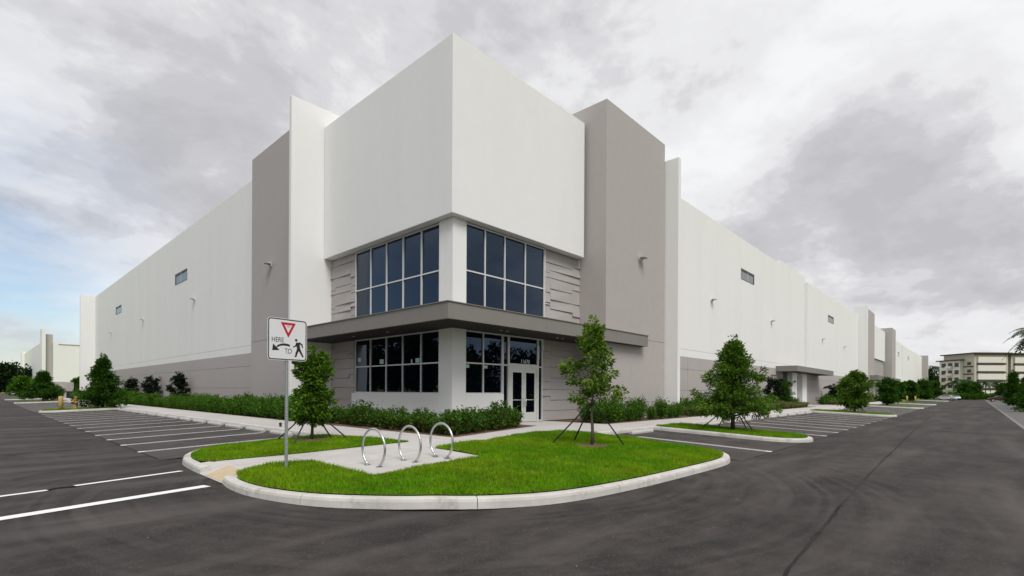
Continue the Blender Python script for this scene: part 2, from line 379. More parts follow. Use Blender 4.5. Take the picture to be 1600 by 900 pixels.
# ------------------------------------------------------------------ kerbs
def kerb(parent, line, inward, seg=3.0):
    """line = outer foot of the kerb; one mesh per cast length"""
    P = [Vector((*p, 0)) for p in line]; n = len(P); prof = [(0.0, -0.02), (0.012, 0.09), (0.03, 0.13), (0.065, 0.15), (0.19, 0.152), (0.20, 0.05)]
    # resample
    L = [0.0]
    for i in range(1, n): L.append(L[-1] + (P[i] - P[i - 1]).length)
    tot = L[-1]; k = max(1, round(tot / seg)); sl = tot / k
    def at(s):
        s = max(0, min(tot, s))
        for i in range(1, n):
            if L[i] >= s - 1e-9:
                t = (s - L[i - 1]) / max(1e-9, L[i] - L[i - 1]); return P[i - 1].lerp(P[i], t)
        return P[-1]
    for j in range(k):
        a, b = j * sl + 0.006, (j + 1) * sl - 0.006; m_ = max(2, int(sl / 0.25)); V, F = [], []
        for i in range(m_ + 1):
            s = a + (b - a) * i / m_; p = at(s); d = (at(s + .05) - at(s - .05)).normalized(); nn = Vector((-d.y, d.x, 0)) * inward
            for o, h in prof:
                q = p + nn * o; V.append((q.x, q.y, zlot(p.x, p.y) + h + (0.01 * uu_(p.x, p.y) if h > .1 else 0)))
        c = len(prof)
        for i in range(m_):
            for e in range(c - 1):
                f = (i * c + e, i * c + e + 1, (i + 1) * c + e + 1, (i + 1) * c + e); F.append(f if inward < 0 else f[::-1])
        F += [tuple(range(c)), tuple(m_ * c + e for e in range(c - 1, -1, -1))]
        poly_obj('kerb_length', V, F, KERB, parent)
def grid_sheet(name, poly, z, m_, cuts=5, parent=None):
    bm = bmesh.new(); vs = [bm.verts.new((x, y, 0)) for x, y in poly]; f = bm.faces.new(vs); f.normal_update()
    bmesh.ops.triangulate(bm, faces=[f], ngon_method='EAR_CLIP'); bmesh.ops.subdivide_edges(bm, edges=list(bm.edges), cuts=cuts, use_grid_fill=True)
    off = wl(parent) if parent else Vector((0, 0, 0))
    for v in bm.verts: v.co.z = z(v.co.x, v.co.y); v.co -= off
    bmesh.ops.recalc_face_normals(bm, faces=list(bm.faces))
    me = bpy.data.meshes.new(name); bm.to_mesh(me); bm.free()
    if me.polygons and me.polygons[0].normal.z < 0: me.flip_normals()
    me.materials.append(m_); return link(name, me, parent)

outer = smooth_line([(3.42, 11.15), (3.32, 10.3), (3.38, 9.3), (3.73, 8.06), (4.42, 6.87), (5.12, 6.08), (5.98, 5.50), (7.13, 5.08), (8.95, 4.86), (11.2, 4.77), (12.9, 4.75), (13.9, 4.87), (14.7, 5.25), (15.15, 5.9), (15.35, 6.9), (15.6, 8.4), (15.9, 9.7), (16.15, 10.5)], n=6)
tip = smooth_line([(3.46, 12.75), (3.50, 13.6), (3.62, 14.8), (3.95, 15.8), (4.5, 16.5), (5.4, 16.8), (7.0, 16.85), (8.4, 16.9)], n=6)
isl_poly = outer + [(16.15, 12.7), (10.6, 12.7), (10.6, 17), (8.4, 16.9)] + tip[::-1]
island = tag(grid_sheet('corner_island', isl_poly, lambda x, y: ztop(x, y) - 0.165, CONC, 3), None, kind='structure')
kerb(island, outer, 1); kerb(island, tip, -1)

def clip(poly, x0, x1, y0, y1):
    def cut(P, ax, v, keep):
        out = []
        for i in range(len(P)):
            a, b = P[i - 1], P[i]; ia, ib = keep(a[ax], v), keep(b[ax], v)
            if ia != ib:
                t = (v - a[ax]) / (b[ax] - a[ax]); out.append((a[0] + (b[0] - a[0]) * t, a[1] + (b[1] - a[1]) * t))
            if ib: out.append(b)
        return out
    for ax, v, k in ((0, x0, lambda c, w: c >= w), (0, x1, lambda c, w: c <= w), (1, y0, lambda c, w: c >= w), (1, y1, lambda c, w: c <= w)):
        if poly: poly = cut(poly, ax, v, k)
    return poly
def area(P): return 0.5 * sum(P[i - 1][0] * P[i][1] - P[i][0] * P[i - 1][1] for i in range(len(P)))
def slabs(parent, poly, px_, py_, ox=0.0, oy=0.0, gap=0.007, name='concrete_slab', z=ztop):
    xs = [p[0] for p in poly]; ys = [p[1] for p in poly]
    i0, i1 = math.floor((min(xs) - ox) / px_), math.ceil((max(xs) - ox) / px_); j0, j1 = math.floor((min(ys) - oy) / py_), math.ceil((max(ys) - oy) / py_)
    for i in range(i0, i1):
        for j in range(j0, j1):
            c = clip(list(poly), ox + i * px_ + gap, ox + (i + 1) * px_ - gap, oy + j * py_ + gap, oy + (j + 1) * py_ - gap)
            d = []
            for p in c:
                if not d or (abs(p[0] - d[-1][0]) + abs(p[1] - d[-1][1])) > 1e-3: d.append(p)
            if len(d) < 3 or abs(area(d)) < 0.05: continue
            if area(d) < 0: d = d[::-1]
            n = len(d); dz = random.uniform(-.002, .002)
            V = [(x, y, z(x, y) - 0.07) for x, y in d] + [(x, y, z(x, y) + dz) for x, y in d]
            F = [tuple(range(n, 2 * n))] + [(k, (k + 1) % n, n + (k + 1) % n, n + k) for k in range(n)]
            poly_obj(name, V, F, CONC, parent)
# rack pad with the path from the ramp, then the sidewalks
pad = [(3.68, 13.55), (3.95, 13.1), (5.8, 12.9), (8.93, 12.5), (10.58, 12.5), (10.58, 11.0), (9.5, 11.05), (8.47, 10.75), (8.47, 8.75), (5.35, 8.66), (5.42, 11.45), (4.62, 11.88), (4.12, 11.72), (3.98, 11.35)]
padE = pad[:4] + pad[4:]
path = tag(sheet('walkway', [(5.5, 8.8), (8.4, 8.8), (8.4, 12.4), (5.5, 12.7)], 0.05, JOINT), None, kind='structure')
slabs(path, [(3.85, 13.9), (5.8, 13.3), (8.7, 12.9), (8.45, 15.3), (8.35, 16.6), (10.6, 16.6), (10.6, 11.0), (9.5, 11.05), (8.47, 10.75), (8.47, 8.75), (5.25, 8.60), (5.3, 11.3), (4.6, 11.7), (3.95, 11.5), (4.12, 11.9), (4.12, 13.05)], 1.55, 1.55, 5.36, 8.70)
walkL = tag(box('sidewalk', 8.62, 10.5, 16.7, 112, 0.02, 0.27, JOINT), None, kind='structure')
slabs(walkL, [(8.58, 16.62), (10.55, 16.62), (10.55, 112), (8.58, 112)], 1.97, 1.9, 8.58, 16.62)
kerb(walkL, [(8.4, y) for y in np.linspace(16.9, 112, 60)], -1, 3.1)
walkR = tag(box('sidewalk', 16.3, 112, 10.72, 12.6, 0.02, 0.27, JOINT), None, kind='structure')
slabs(walkR, [(16.2, 10.68), (112, 10.68), (112, 12.65), (16.2, 12.65)], 1.9, 1.97, 16.2, 10.68)
slabs(walkR, [(10.6, 11.0), (12.9, 11.75), (14.2, 11.92), (15.4, 11.7), (16.2, 10.7), (16.2, 12.65), (20.0, 12.65), (20.0, 16.4), (16.95, 16.4), (16.95, 14.2), (10.6, 12.45)], 1.9, 1.97, 16.2, 10.68)
slabs(walkR, [(62.5, 12.65), (72.6, 12.65), (72.6, 16.1), (62.5, 16.1)], 1.9, 1.97, 16.2, 10.68)
kerb(walkR, [(x, 10.5) for x in np.linspace(16.2, 112, 60)], 1, 3.1)
# planting soil round the building
bed = tag(grid_sheet('planting_bed', [(10.5, 12.45), (16.95, 14.2), (16.95, 16.2), (20.0, 16.2), (20.0, 12.6), (112, 12.6), (112, 60), (60, 112), (10.5, 112)], lambda x, y: 0.365, MULCH, 2), None, kind='structure')
# ramp with the tan pad
ramp = tag(poly_obj('kerb_ramp', [(3.42, 11.2, 0.012), (3.45, 12.7, 0.012), (4.14, 13.05, ztop(4.1, 13)), (4.14, 11.70, ztop(4.1, 11.7))], [(0, 3, 2, 1)], CONC), None, kind='structure')
for q in ([(3.45, 12.7, .012), (4.14, 13.05, ztop(4.1, 13)), (4.05, 13.6, ztop(4.05, 13.6)), (3.66, 13.55, .15)], [(3.42, 11.2, .012), (3.60, 10.7, .15), (4.0, 11.3, ztop(4, 11.3)), (4.14, 11.70, ztop(4.1, 11.7))]):
    poly_obj('ramp_flare', q, [(0, 1, 2, 3)], CONC, ramp)
def ramp_pt(s, t, dz=0.0):
    a = Vector((3.42, 11.2, .012)).lerp(Vector((4.14, 11.70, ztop(4.1, 11.7))), s); b = Vector((3.45, 12.7, .012)).lerp(Vector((4.14, 13.05, ztop(4.1, 13))), s)
    p = a.lerp(b, t); p.z += dz; return tuple(p)
poly_obj('tactile_pad', [ramp_pt(s, t, 0.006) for s, t in ((0.04, .03), (0.8, .03), (0.8, .78), (0.04, .78))], [(0, 1, 2, 3)], TACT, ramp)
V, F = [], []
for i in range(9):
    for j in range(14):
        c = Vector(ramp_pt(0.08 + 0.7 * i / 8, 0.06 + 0.69 * j / 13, 0.006)); k = len(V)
        V += [tuple(c + Vector((math.cos(a) * .014, math.sin(a) * .014, h))) for h in (0, .006) for a in (0.8, 2.37, 3.9, 5.5)]
        F += [(k + 4, k + 5, k + 6, k + 7)] + [(k + e, k + (e + 1) % 4, k + 4 + (e + 1) % 4, k + 4 + e) for e in range(4)]
poly_obj('tactile_domes', V, F, TACT, ramp)['kind'] = 'stuff'

# ------------------------------------------------------------------ turf islands
G_POLY = {}
def blades(name, polys, dens, hmin, hmax, w, z, avoid=(), label=''):
    allP = []
    for poly in polys:
        xs = [p[0] for p in poly]; ys = [p[1] for p in poly]; A = (max(xs) - min(xs)) * (max(ys) - min(ys)); n = int(A * dens)
        P = np.stack([rng.uniform(min(xs), max(xs), n), rng.uniform(min(ys), max(ys), n)], 1); P = P[inpoly(P, poly)]
        for (cx, cy, rad) in avoid:
            d = np.hypot(P[:, 0] - cx, P[:, 1] - cy) + rng.normal(0, .08, len(P)); P = P[d > rad]
        allP.append(P)
    P = np.concatenate(allP); n = len(P); zz = z(P)
    h = rng.uniform(hmin, hmax, n) * (0.75 + 0.5 * np.sin(P[:, 0] * 2.1 + np.sin(P[:, 1] * 1.7)) ** 2); th = rng.uniform(0, 2 * np.pi, n); ln = rng.normal(0, .45, (n, 2)) * h[:, None]
    dx = np.cos(th) * w * rng.uniform(.7, 1.3, n); dy = np.sin(th) * w * rng.uniform(.7, 1.3, n)
    V = np.zeros((n, 3, 3)); V[:, 0] = np.stack([P[:, 0] - dx, P[:, 1] - dy, zz], 1); V[:, 1] = np.stack([P[:, 0] + dx, P[:, 1] + dy, zz], 1)
    V[:, 2] = np.stack([P[:, 0] + ln[:, 0], P[:, 1] + ln[:, 1], zz + h], 1)
    me = fast_mesh(name, V.reshape(-1, 3), [np.arange(3 * n).reshape(-1, 3)], GRASSB)
    o = link(name, me); return tag(o, label, 'grass', kind='stuff')
def inset(line, d):
    P = [Vector((*p, 0)) for p in line]; out = []
    for i in range(len(P)):
        t = (P[min(i + 1, len(P) - 1)] - P[max(i - 1, 0)]).normalized(); out.append((P[i].x - t.y * d, P[i].y + t.x * d))
    return out
oi = inset(outer, 0.19)          # inward is to the left of travel
gF = oi[4:-8] + [(15.42, 9.2), (15.5, 10.6), (15.25, 11.7), (14.2, 11.9), (12.95, 11.74), (10.65, 10.98), (9.5, 11.05), (8.47, 10.73), (8.45, 8.78), (5.33, 8.66), (5.41, 11.45), (4.62, 11.88), (4.12, 11.70), (3.72, 11.25)]
ti = inset(tip, -0.19)
gL = [(3.98, 13.45), (5.8, 12.92), (8.93, 12.5), (8.62, 15.3), (8.3, 16.4)] + [p for p in ti[::-1] if p[0] < 8.0 and p[1] > 13.6]
turfF = tag(grid_sheet('turf', gF, lambda x, y: ztop(x, y) + 0.012, TURF, 6), None, kind='structure')
turfL = tag(grid_sheet('turf', gL, lambda x, y: ztop(x, y) + 0.012, TURF, 6), None, kind='structure')
zb = lambda P: 0.15 + 0.23 * u_np(P) + 0.012
blades('grass', [gF, gL], 1700, .035, .075, .0085, zb, [(12.42, 8.32, .5), (7.32, 15.5, .55), (12.5, 6.1, .12)], 'bright green cut grass on the corner island')
def disc(name, x, y, r, z, m_, parent=None):
    n = 22; pts = [(x + math.cos(2 * math.pi * k / n) * r * random.uniform(.85, 1.12), y + math.sin(2 * math.pi * k / n) * r * random.uniform(.85, 1.12)) for k in range(n)]
    return poly_obj(name, [(a, b, z(a, b) + .022) for a, b in pts] + [(x, y, z(x, y) + .05)], [(k, (k + 1) % n, n) for k in range(n)], m_, parent)
disc('mulch_ring', 12.42, 8.32, .52, ztop, MULCH, turfF); disc('mulch_ring', 7.32, 15.5, .55, ztop, MULCH, turfL); disc('bare_soil', 12.5, 6.1, .16, lambda x, y: ztop(x, y) - .012, MULCH, turfF)
def small_island(x0, x1, y0, y1, lane, label):
    """rounded nose at the lane end; lane = 'x' (nose at low x) or 'y' (nose at low y)"""
    if lane == 'y':
        w = (x1 - x0) / 2; c = (x0 + x1) / 2
        line = [(x0, y1)] + [(x0, y1 + (y0 + w - y1) * k / 6) for k in range(1, 7)] + [(c - math.cos(a) * w, y0 + w - math.sin(a) * w) for a in np.linspace(0.15, math.pi - .15, 13)] + [(x1, y0 + w + (y1 - y0 - w) * k / 6) for k in range(7)]
        d = 1
    else:
        w = (y1 - y0) / 2; c = (y0 + y1) / 2
        line = [(x1 + (x0 + w - x1) * k / 6, y1) for k in range(7)] + [(x0 + w - math.sin(a) * w, c + math.cos(a) * w) for a in np.linspace(0.15, math.pi - .15, 13)] + [(x0 + w + (x1 - x0 - w) * k / 6, y0) for k in range(7)]
        d = 1
    il = inset(line, 0.19)
    b = tag(grid_sheet('island_turf', il, lambda x, y: ztop(x, y) + 0.006, TURF, 4), None, kind='structure')
    kerb(b, line, 1, 2.4)
    return il
ilR2 = small_island(20.5, 23.5, 4.62, 10.5, 'y', ''); ilR3 = small_island(48.7, 51.8, 4.62, 10.5, 'y', ''); ilR4 = small_island(76.8, 80.2, 4.62, 10.5, 'y', '')
ilR5 = small_island(102.2, 106.5, 4.62, 10.5, 'y', ''); ilR6 = small_island(150, 156, 4.62, 10.5, 'y', '')
ilL2 = small_island(3.5, 8.4, 52.6, 55.6, 'x', ''); ilL3 = small_island(3.5, 8.4, 86.8, 90.2, 'x', ''); ilL4 = small_island(3.5, 8.4, 112, 118, 'x', '')
blades('grass', [ilR2], 1100, .04, .08, .010, zb, [(22.2, 7.75, .35)], 'strip of grass on the island beside the wide conical tree')
blades('grass', [ilR3, ilR4, ilR5, ilR6], 350, .05, .10, .02, zb, [], 'grass on the far islands of the right parking row')
blades('grass', [ilL2, ilL3, ilL4], 350, .05, .10, .02, zb, [], 'grass on the far islands of the left parking row')

# wheel stops
def stop_mesh():
    V, F = [], []; L_ = 0.92
    sec = [(-.085, 0), (-.085, .06), (-.045, .125), (.045, .125), (.085, .06), (.085, 0)]
    for t, s in ((-L_, 1.0), (-L_ + .0, 1.0), (L_ - .0, 1.0)):
        pass
    for t, k in ((-L_, .86), (-L_ + .03, 1), (L_ - .03, 1), (L_, .86)):
        V += [(t, a * k, h * k) for a, h in sec]
    n = 6
    for i in range(3):
        for k in range(n): F.append((i * n + k, (i + 1) * n + k, (i + 1) * n + (k + 1) % n, i * n + (k + 1) % n))
    F += [tuple(range(n)), tuple(3 * n + k for k in range(n - 1, -1, -1))]
    me = bpy.data.meshes.new('wheel_stop'); me.from_pydata(V, [], F); me.materials.append(STOPM); me.update()
    bm = bmesh.new(); bm.from_mesh(me); bmesh.ops.recalc_face_normals(bm, faces=list(bm.faces)); bm.to_mesh(me); bm.free(); return me
SM = stop_mesh()
for k in range(13):
    y = 18.5 + 2.58 * k + 1.29
    if y < 51.8: tag(link('wheel_stop', SM, None, (8.12, y, zlot(8.12, y) + .004), R(90 + random.uniform(-1, 1))), 'pale concrete wheel stop in the left parking row', 'wheel stop', 'wheel stops of the left parking row')
for k in range(11):
    y = 58 + 2.58 * k + 1.29
    tag(link('wheel_stop', SM, None, (8.12, y, zlot(8.12, y) + .004), R(90)), 'pale concrete wheel stop beyond the yellow bollard island', 'wheel stop', 'wheel stops beyond the bollard island')
tag(link('wheel_stop', SM, None, (18.75, 10.12, zlot(18.7, 10.12) + .004), R(1)), 'pale concrete wheel stop alone between corner lawn and conical tree island', 'wheel stop')
for k in range(10):
    x = 25.3 + 2.5 * k - 1.2
    tag(link('wheel_stop', SM, None, (x, 10.12, zlot(x, 10.12) + .004), R(random.uniform(-1, 1))), 'pale concrete wheel stop in the right parking row', 'wheel stop', 'wheel stops of the right parking row')
for k in range(9):
    x = 54.2 + 2.5 * k - 1.2
    tag(link('wheel_stop', SM, None, (x, 10.12, zlot(x, 10.12) + .004)), 'pale concrete wheel stop in the parking row past the second canopy', 'wheel stop', 'wheel stops past the second canopy')

# ------------------------------------------------------------------ main warehouse
PXL, PYR = 13.67, 16.16                       # left facade plane (x), right facade plane (y)
wh = empty('warehouse', (PXL, PYR, 0.3), 'huge white and grey tilt-up warehouse with glazed corner entrance', 'warehouse')
XE, YE, TOPZ = 262.0, 106.6, 15.2
box('roof_slab', PXL + .45, XE, PYR + .45, YE, 0.2, TOPZ, ROOF, wh)
# corner volume
def bx(n, *a, bev=0.012, m_=WHITE): return box(n, *a, m_, wh, bev)
ub = poly_obj('upper_corner_box', boxv(13.36, 22.78, 15.85, 26.88, 9.24, 16.64), BF, WHITE, wh); bevel_me(ub.data, 0.02)
bx('corner_pillar', PXL, 14.44, PYR, 17.09, 0.3, 9.238)
box('base_wall', 14.44, 16.80, PYR + .004, PYR + .35, 0.3, 1.76, WHITE, wh)
box('base_wall', PXL + .004, PXL + .35, 17.09, 24.38, 0.3, 1.76, WHITE, wh)
bx('tower', 23.0, 29.8, 14.57, 16.9, 0.3, 17.6, m_=GREY)
bx('fin_wall', 29.86, 30.2, 13.68, 17.0, 0.3, 16.57)
bx('fin_wall', 11.52, 14.3, 26.92, 27.2, 0.3, 17.66)
bx('tower', 13.04, 14.6, 27.21, 36.75, 0.3, 17.75, m_=GREY)
bx('fin_wall', 11.8, 14.4, 106.6, 107.1, 0.3, 17.2)
# canopy: two bars meeting at the corner
CZ0, CZ1 = 4.55, 5.17
cv = [(11.74, 14.14), (26.87, 14.14), (26.87, 14.56), (22.99, 14.56), (22.99, 16.3), (13.9, 16.3), (13.9, 26.9), (11.74, 26.9)]
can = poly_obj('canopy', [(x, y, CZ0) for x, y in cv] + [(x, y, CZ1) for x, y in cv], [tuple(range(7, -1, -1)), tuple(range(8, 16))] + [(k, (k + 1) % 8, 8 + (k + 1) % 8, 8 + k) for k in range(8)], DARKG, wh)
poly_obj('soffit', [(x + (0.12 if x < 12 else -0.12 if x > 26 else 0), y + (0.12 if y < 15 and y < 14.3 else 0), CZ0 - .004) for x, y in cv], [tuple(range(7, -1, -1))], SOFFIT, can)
boxes('coping', [(11.70, 26.91, 14.10, 14.22, CZ1, CZ1 + .03), (11.70, 11.82, 14.22, 26.9, CZ1, CZ1 + .03)], DARKG, can)
for x, y in ((15.6, 15.2), (16.0, 15.2), (19.6, 15.2), (20.0, 15.2), (12.7, 19.5), (12.7, 22.5)):
    V, F = tube([(x, y, CZ0 - .004), (x, y, CZ0 - .02)], .07, 12); poly_obj('downlight', V, F, LAMPM, can)
# glazing
def window(name, axis, plane, a0, a1, z0, z1, cols, rows, fw=0.06, rec=0.10, stickers=()):
    """axis 'x': glass in the y = plane wall, spans x; axis 'y': glass in the x = plane wall"""
    def B(p0, p1, d0, d1, q0, q1): return (p0, p1, plane + d0, plane + d1, q0, q1) if axis == 'x' else (plane + d0, plane + d1, p0, p1, q0, q1)
    f = boxes(name, [B(a0, a0 + fw, rec - .03, rec + .1, z0, z1), B(a1 - fw, a1, rec - .03, rec + .1, z0, z1), B(a0 + fw, a1 - fw, rec - .03, rec + .1, z0, z0 + fw), B(a0 + fw, a1 - fw, rec - .03, rec + .1, z1 - fw, z1)], ALU, wh)
    cs = [a0] + list(cols) + [a1]; rs = [z0] + list(rows) + [z1]
    for c in cols: boxes('mullion', [B(c - fw / 2, c + fw / 2, rec - .032, rec + .09, z0 + fw, z1 - fw)], ALU, f)
    for i in range(len(cs) - 1):
        for r in rows: boxes('transom_bar', [B(cs[i] + fw / 2, cs[i + 1] - fw / 2, rec - .026, rec + .09, r - fw / 2, r + fw / 2)], ALU, f)
    for i in range(len(cs) - 1):
        for j in range(len(rs) - 1):
            e = random.uniform(-.0012, .0012); p = boxes('pane', [B(cs[i] + .02, cs[i + 1] - .02, rec + .03 + e, rec + .06, rs[j] + .02, rs[j + 1] - .02)], GLASS, f)
            # a hair of tilt, as real lites have
            t0, t1 = random.uniform(-.02, .02), random.uniform(-.003, .003)
            for v in p.data.vertices:
                s = (v.co.z - (rs[j] - wl(f).z)) / max(.1, rs[j + 1] - rs[j]) * t0
                if axis == 'x': v.co.y += s
                else: v.co.x += s
    for (c, z, w, h) in stickers: boxes('sticker', [B(c - w / 2, c + w / 2, rec + .02, rec + .026, z - h / 2, z + h / 2)], STICK, f)
    return f
window('window', 'x', PYR, 14.44, 19.84, 5.2, 9.19, (15.63, 16.91, 18.36), (7.13,))
window('window', 'y', PXL, 17.09, 24.19, 5.2, 9.19, (18.45, 19.87, 21.26, 22.69), (7.13,))
window('window', 'x', PYR, 14.44, 16.78, 1.76, 4.54, (15.55,), (3.12,), stickers=((14.62, 2.98, .22, .15), (15.72, 2.98, .25, .13)))
window('window', 'y', PXL, 17.09, 24.19, 1.76, 4.54, (18.45, 19.87, 21.26, 22.69), (3.12,), stickers=((18.75, 3.28, .3, .2), (21.7, 3.33, .34, .22), (19.2, 3.25, .1, .2), (23.8, 3.5, .3, .2)))
# door screen
window('window', 'x', PYR, 16.80, 17.21, 0.40, 4.54, (), (3.12,))
window('window', 'x', PYR, 19.36, 19.72, 0.40, 4.54, (), (3.12,))
window('window', 'x', PYR, 17.21, 19.36, 3.16, 4.54, (), ())
df = boxes('door_frame', [(17.21, 17.33, PYR + .05, PYR + .2, .38, 3.16), (19.24, 19.36, PYR + .05, PYR + .2, .38, 3.16), (17.33, 19.24, PYR + .05, PYR + .2, 3.0, 3.16)], DOORALU, wh)
for x0, x1, hs in ((17.335, 18.28, 1), (18.29, 19.235, -1)):
    st, y0, y1 = 0.15, PYR + .07, PYR + .125
    d = boxes('door', [(x0, x0 + st, y0, y1, .40, 2.995), (x1 - st, x1, y0, y1, .40, 2.995), (x0 + st, x1 - st, y0, y1, .40, .86), (x0 + st, x1 - st, y0, y1, 2.80, 2.995)], DOORALU, wh)
    boxes('door_glass', [(x0 + st - .01, x1 - st + .01, y0 + .02, y1 - .02, .85, 2.81)], GLASS, d)
    hx = (x1 - .07) if hs > 0 else (x0 + .07)
    tube_obj('pull_handle', [(hx, y0 - .004, 1.15), (hx, y0 - .08, 1.18), (hx, y0 - .09, 1.35), (hx, y0 - .08, 1.52), (hx, y0 - .004, 1.55)], .017, STEEL, d)
    tube_obj('push_bar', [(x0 + st, y0 + .0, 1.47), (x1 - st, y0 + .0, 1.47)], .018, DOORALU, d)
    hgx = x0 + .015 if hs > 0 else x1 - .015
    for hz in (.62, 1.7, 2.72): tube_obj('hinge', [(hgx, y0 - .012, hz - .06), (hgx, y0 - .012, hz + .06)], .016, ALU, d, 6)
def text_mesh(s, size, m_, ext=0.004):
    c = bpy.data.curves.new('t', 'FONT'); c.body = s; c.size = size; c.extrude = ext; c.align_x = 'CENTER'; c.align_y = 'CENTER'
    o = bpy.data.objects.new('t', c); COL.objects.link(o); dg = bpy.context.evaluated_depsgraph_get(); me = bpy.data.meshes.new_from_object(o.evaluated_get(dg))
    bpy.data.objects.remove(o); me.materials.clear(); me.materials.append(m_); return me
num = link('street_number', text_mesh('11670', .27, NUMW), wh, (18.42 - PXL, PYR + .115 - PYR, 3.34 - .3)); num.rotation_euler = (R(90), 0, 0)
# cladding boards: horizontal courses of unequal depth with stepped ends
def cladding(axis, plane, a0, a1, z0, z1, n, seed):
    """courses of raked boards: each board leans proud at its foot by an amount that changes along it, so its shadow line fades"""
    rd = random.Random(seed); rec = 0.15; hs = [rd.uniform(.7, 1.3) for _ in range(n)]; t = sum(hs); hs = [h / t * (z1 - z0) for h in hs]
    def B(p0, p1, d0, d1, q0, q1): return (p0, p1, plane + d0, plane + d1, q0, q1) if axis == 'x' else (plane + d0, plane + d1, p0, p1, q0, q1)
    boxes('cladding_backing', [B(a0, a1, rec + .1, rec + .3, z0, z1)], JOINT, wh)
    base = [z0]
    for h in hs: base.append(base[-1] + h)
    c1 = a0 + (a1 - a0) * rd.uniform(.14, .22); c2 = a0 + (a1 - a0) * rd.uniform(.76, .86); cols = [(a0, c1), (c1, c2), (c2, a1)]
    off = [[0.0] * (n + 1) for _ in range(3)]
    for c in (0, 2):
        for k in range(1, n):
            if rd.random() < .55: off[c][k] = rd.choice((-.38, .38)) * min(hs[k - 1], hs[k])
    rake = [[rd.choice((.012, .02, .04, .07)) for _ in range(4)] for _ in range(n)]
    for k in range(n):
        for c, (p0, p1) in enumerate(cols):
            lo = base[k] + off[c][k] + .014; hi = base[k + 1] + off[c][k + 1]; A, Bv = rake[k][c], rake[k][c + 1]; V = []
            for (p, dd) in ((p0 + .0015, A), (p1 - .0015, Bv)):
                for q, o in ((lo, dd), (hi, 0.0)):
                    y0 = plane + rec - o; y1 = plane + rec + .11
                    V += [(p, y0, q), (p, y1, q)] if axis == 'x' else [(y0, p, q), (y1, p, q)]
            F = [(0, 4, 6, 2), (1, 3, 7, 5), (2, 6, 7, 3), (0, 1, 5, 4), (0, 2, 3, 1), (4, 5, 7, 6)]
            if axis == 'y': F = [f[::-1] for f in F]
            poly_obj('cladding_board', V, F, CLAD, wh)
cladding('x', PYR, 19.86, 22.99, 5.2, 9.2, 8, 3); cladding('x', PYR, 19.74, 22.99, .38, 4.54, 8, 5)
cladding('y', PXL, 24.21, 26.91, 5.2, 9.2, 8, 9); cladding('y', PXL, 24.4, 26.91, .38, 4.54, 8, 11)
boxes('edge_trim', [(19.72, 19.76, PYR + .02, PYR + .2, 4.0, 4.54), (19.80, 19.86, PYR + .04, PYR + .2, 5.2, 9.2)], ALU, wh)
# tilt-up wall panels (white above, grey base courses), open joints between them
JW = 0.009
def panel_wall(axis, plane, a0, a1, top, width, base=True, thick=.35):
    def B(p0, p1, d0, d1, q0, q1): return (p0, p1, plane + d0, plane + d1, q0, q1) if axis == 'x' else (plane + d0, plane + d1, p0, p1, q0, q1)
    n = max(1, round((a1 - a0) / width)); w = (a1 - a0) / n
    boxes('wall_backing', [B(a0 + .04, a1 - .04, .03, thick, .3, top - .05)], JOINT, wh)
    for i in range(n):
        p0, p1 = a0 + i * w + JW / 3, a0 + (i + 1) * w - JW / 3
        boxes('wall_panel', [B(p0, p1, 0, thick + .02, 5.12 + JW, top)], WHITE, wh)
        if base:
            boxes('wall_panel', [B(p0, p1, 0, .1, 4.56, 5.12 - JW)], WHITE, wh)
            for q0, q1 in ((.3, 2.02), (2.02, 3.62), (3.62, 4.56)):
                boxes('base_panel', [B(p0, p1, -.004, .1, q0 + JW, q1 - (JW if q1 < 4.5 else 0))], GREY, wh)
panel_wall('y', PXL, 36.76, 106.6, 17.05, 7.76)
panel_wall('x', PYR, 30.2, 61.2, 16.3, 6.2)
panel_wall('x', PYR, 61.2, 72.35, 16.72, 5.6)
panel_wall('x', PYR - .3, 72.37, 110.1, 15.98, 7.54)
for x in (31.9, 32.9, 35.6, 37.0): box('base_joint', x - .006, x + .006, PYR - .006, PYR + .05, .4, 4.5, JOINT, wh)
# tower scoring
box('score_line', 23.05, 29.78, 14.566, 14.6, 5.0, 5.022, JOINT, wh); box('score_line', 13.036, 13.1, 27.25, 36.7, 5.16, 5.182, JOINT, wh)
# small high windows
def high_window(axis, plane, a0, a1, z0, z1):
    def B(p0, p1, d0, d1, q0, q1): return (p0, p1, plane + d0, plane + d1, q0, q1) if axis == 'x' else (plane + d0, plane + d1, p0, p1, q0, q1)
    # black strips on the pane paint the shade of a deep reveal; frame is proud of nothing
    f = boxes('high_window', [B(a0 - .06, a1 + .06, -.02, .0, z1, z1 + .06), B(a0 - .06, a1 + .06, -.02, 0, z0 - .06, z0), B(a0 - .06, a0, -.02, 0, z0, z1), B(a1, a1 + .06, -.02, 0, z0, z1)], DARKG, wh)
    boxes('pane', [B(a0, a1, -.006, .0, z0, z1)], mat('high_window_glass', (0.10, 0.11, 0.125), .08, .6), f)
    mid = (a0 + a1) / 2; boxes('mullion', [B(mid - .03, mid + .03, -.016, -.006, z0, z1)], ALU, f)
    boxes('painted_reveal_shade', [B(a0, a1, -.012, -.006, z1 - .22, z1), B(a1 - .25 if axis == 'x' else a1 - .35, a1, -.011, -.006, z0, z1 - .22)], BLACK, f)
high_window('y', PXL, 54.6, 58.6, 12.3, 13.25); high_window('y', PXL, 85.2, 89.0, 12.4, 13.3)
high_window('x', PYR, 48.7, 52.35, 12.55, 13.45); high_window('x', PYR - .3, 84.5, 88.2, 12.3, 13.2)
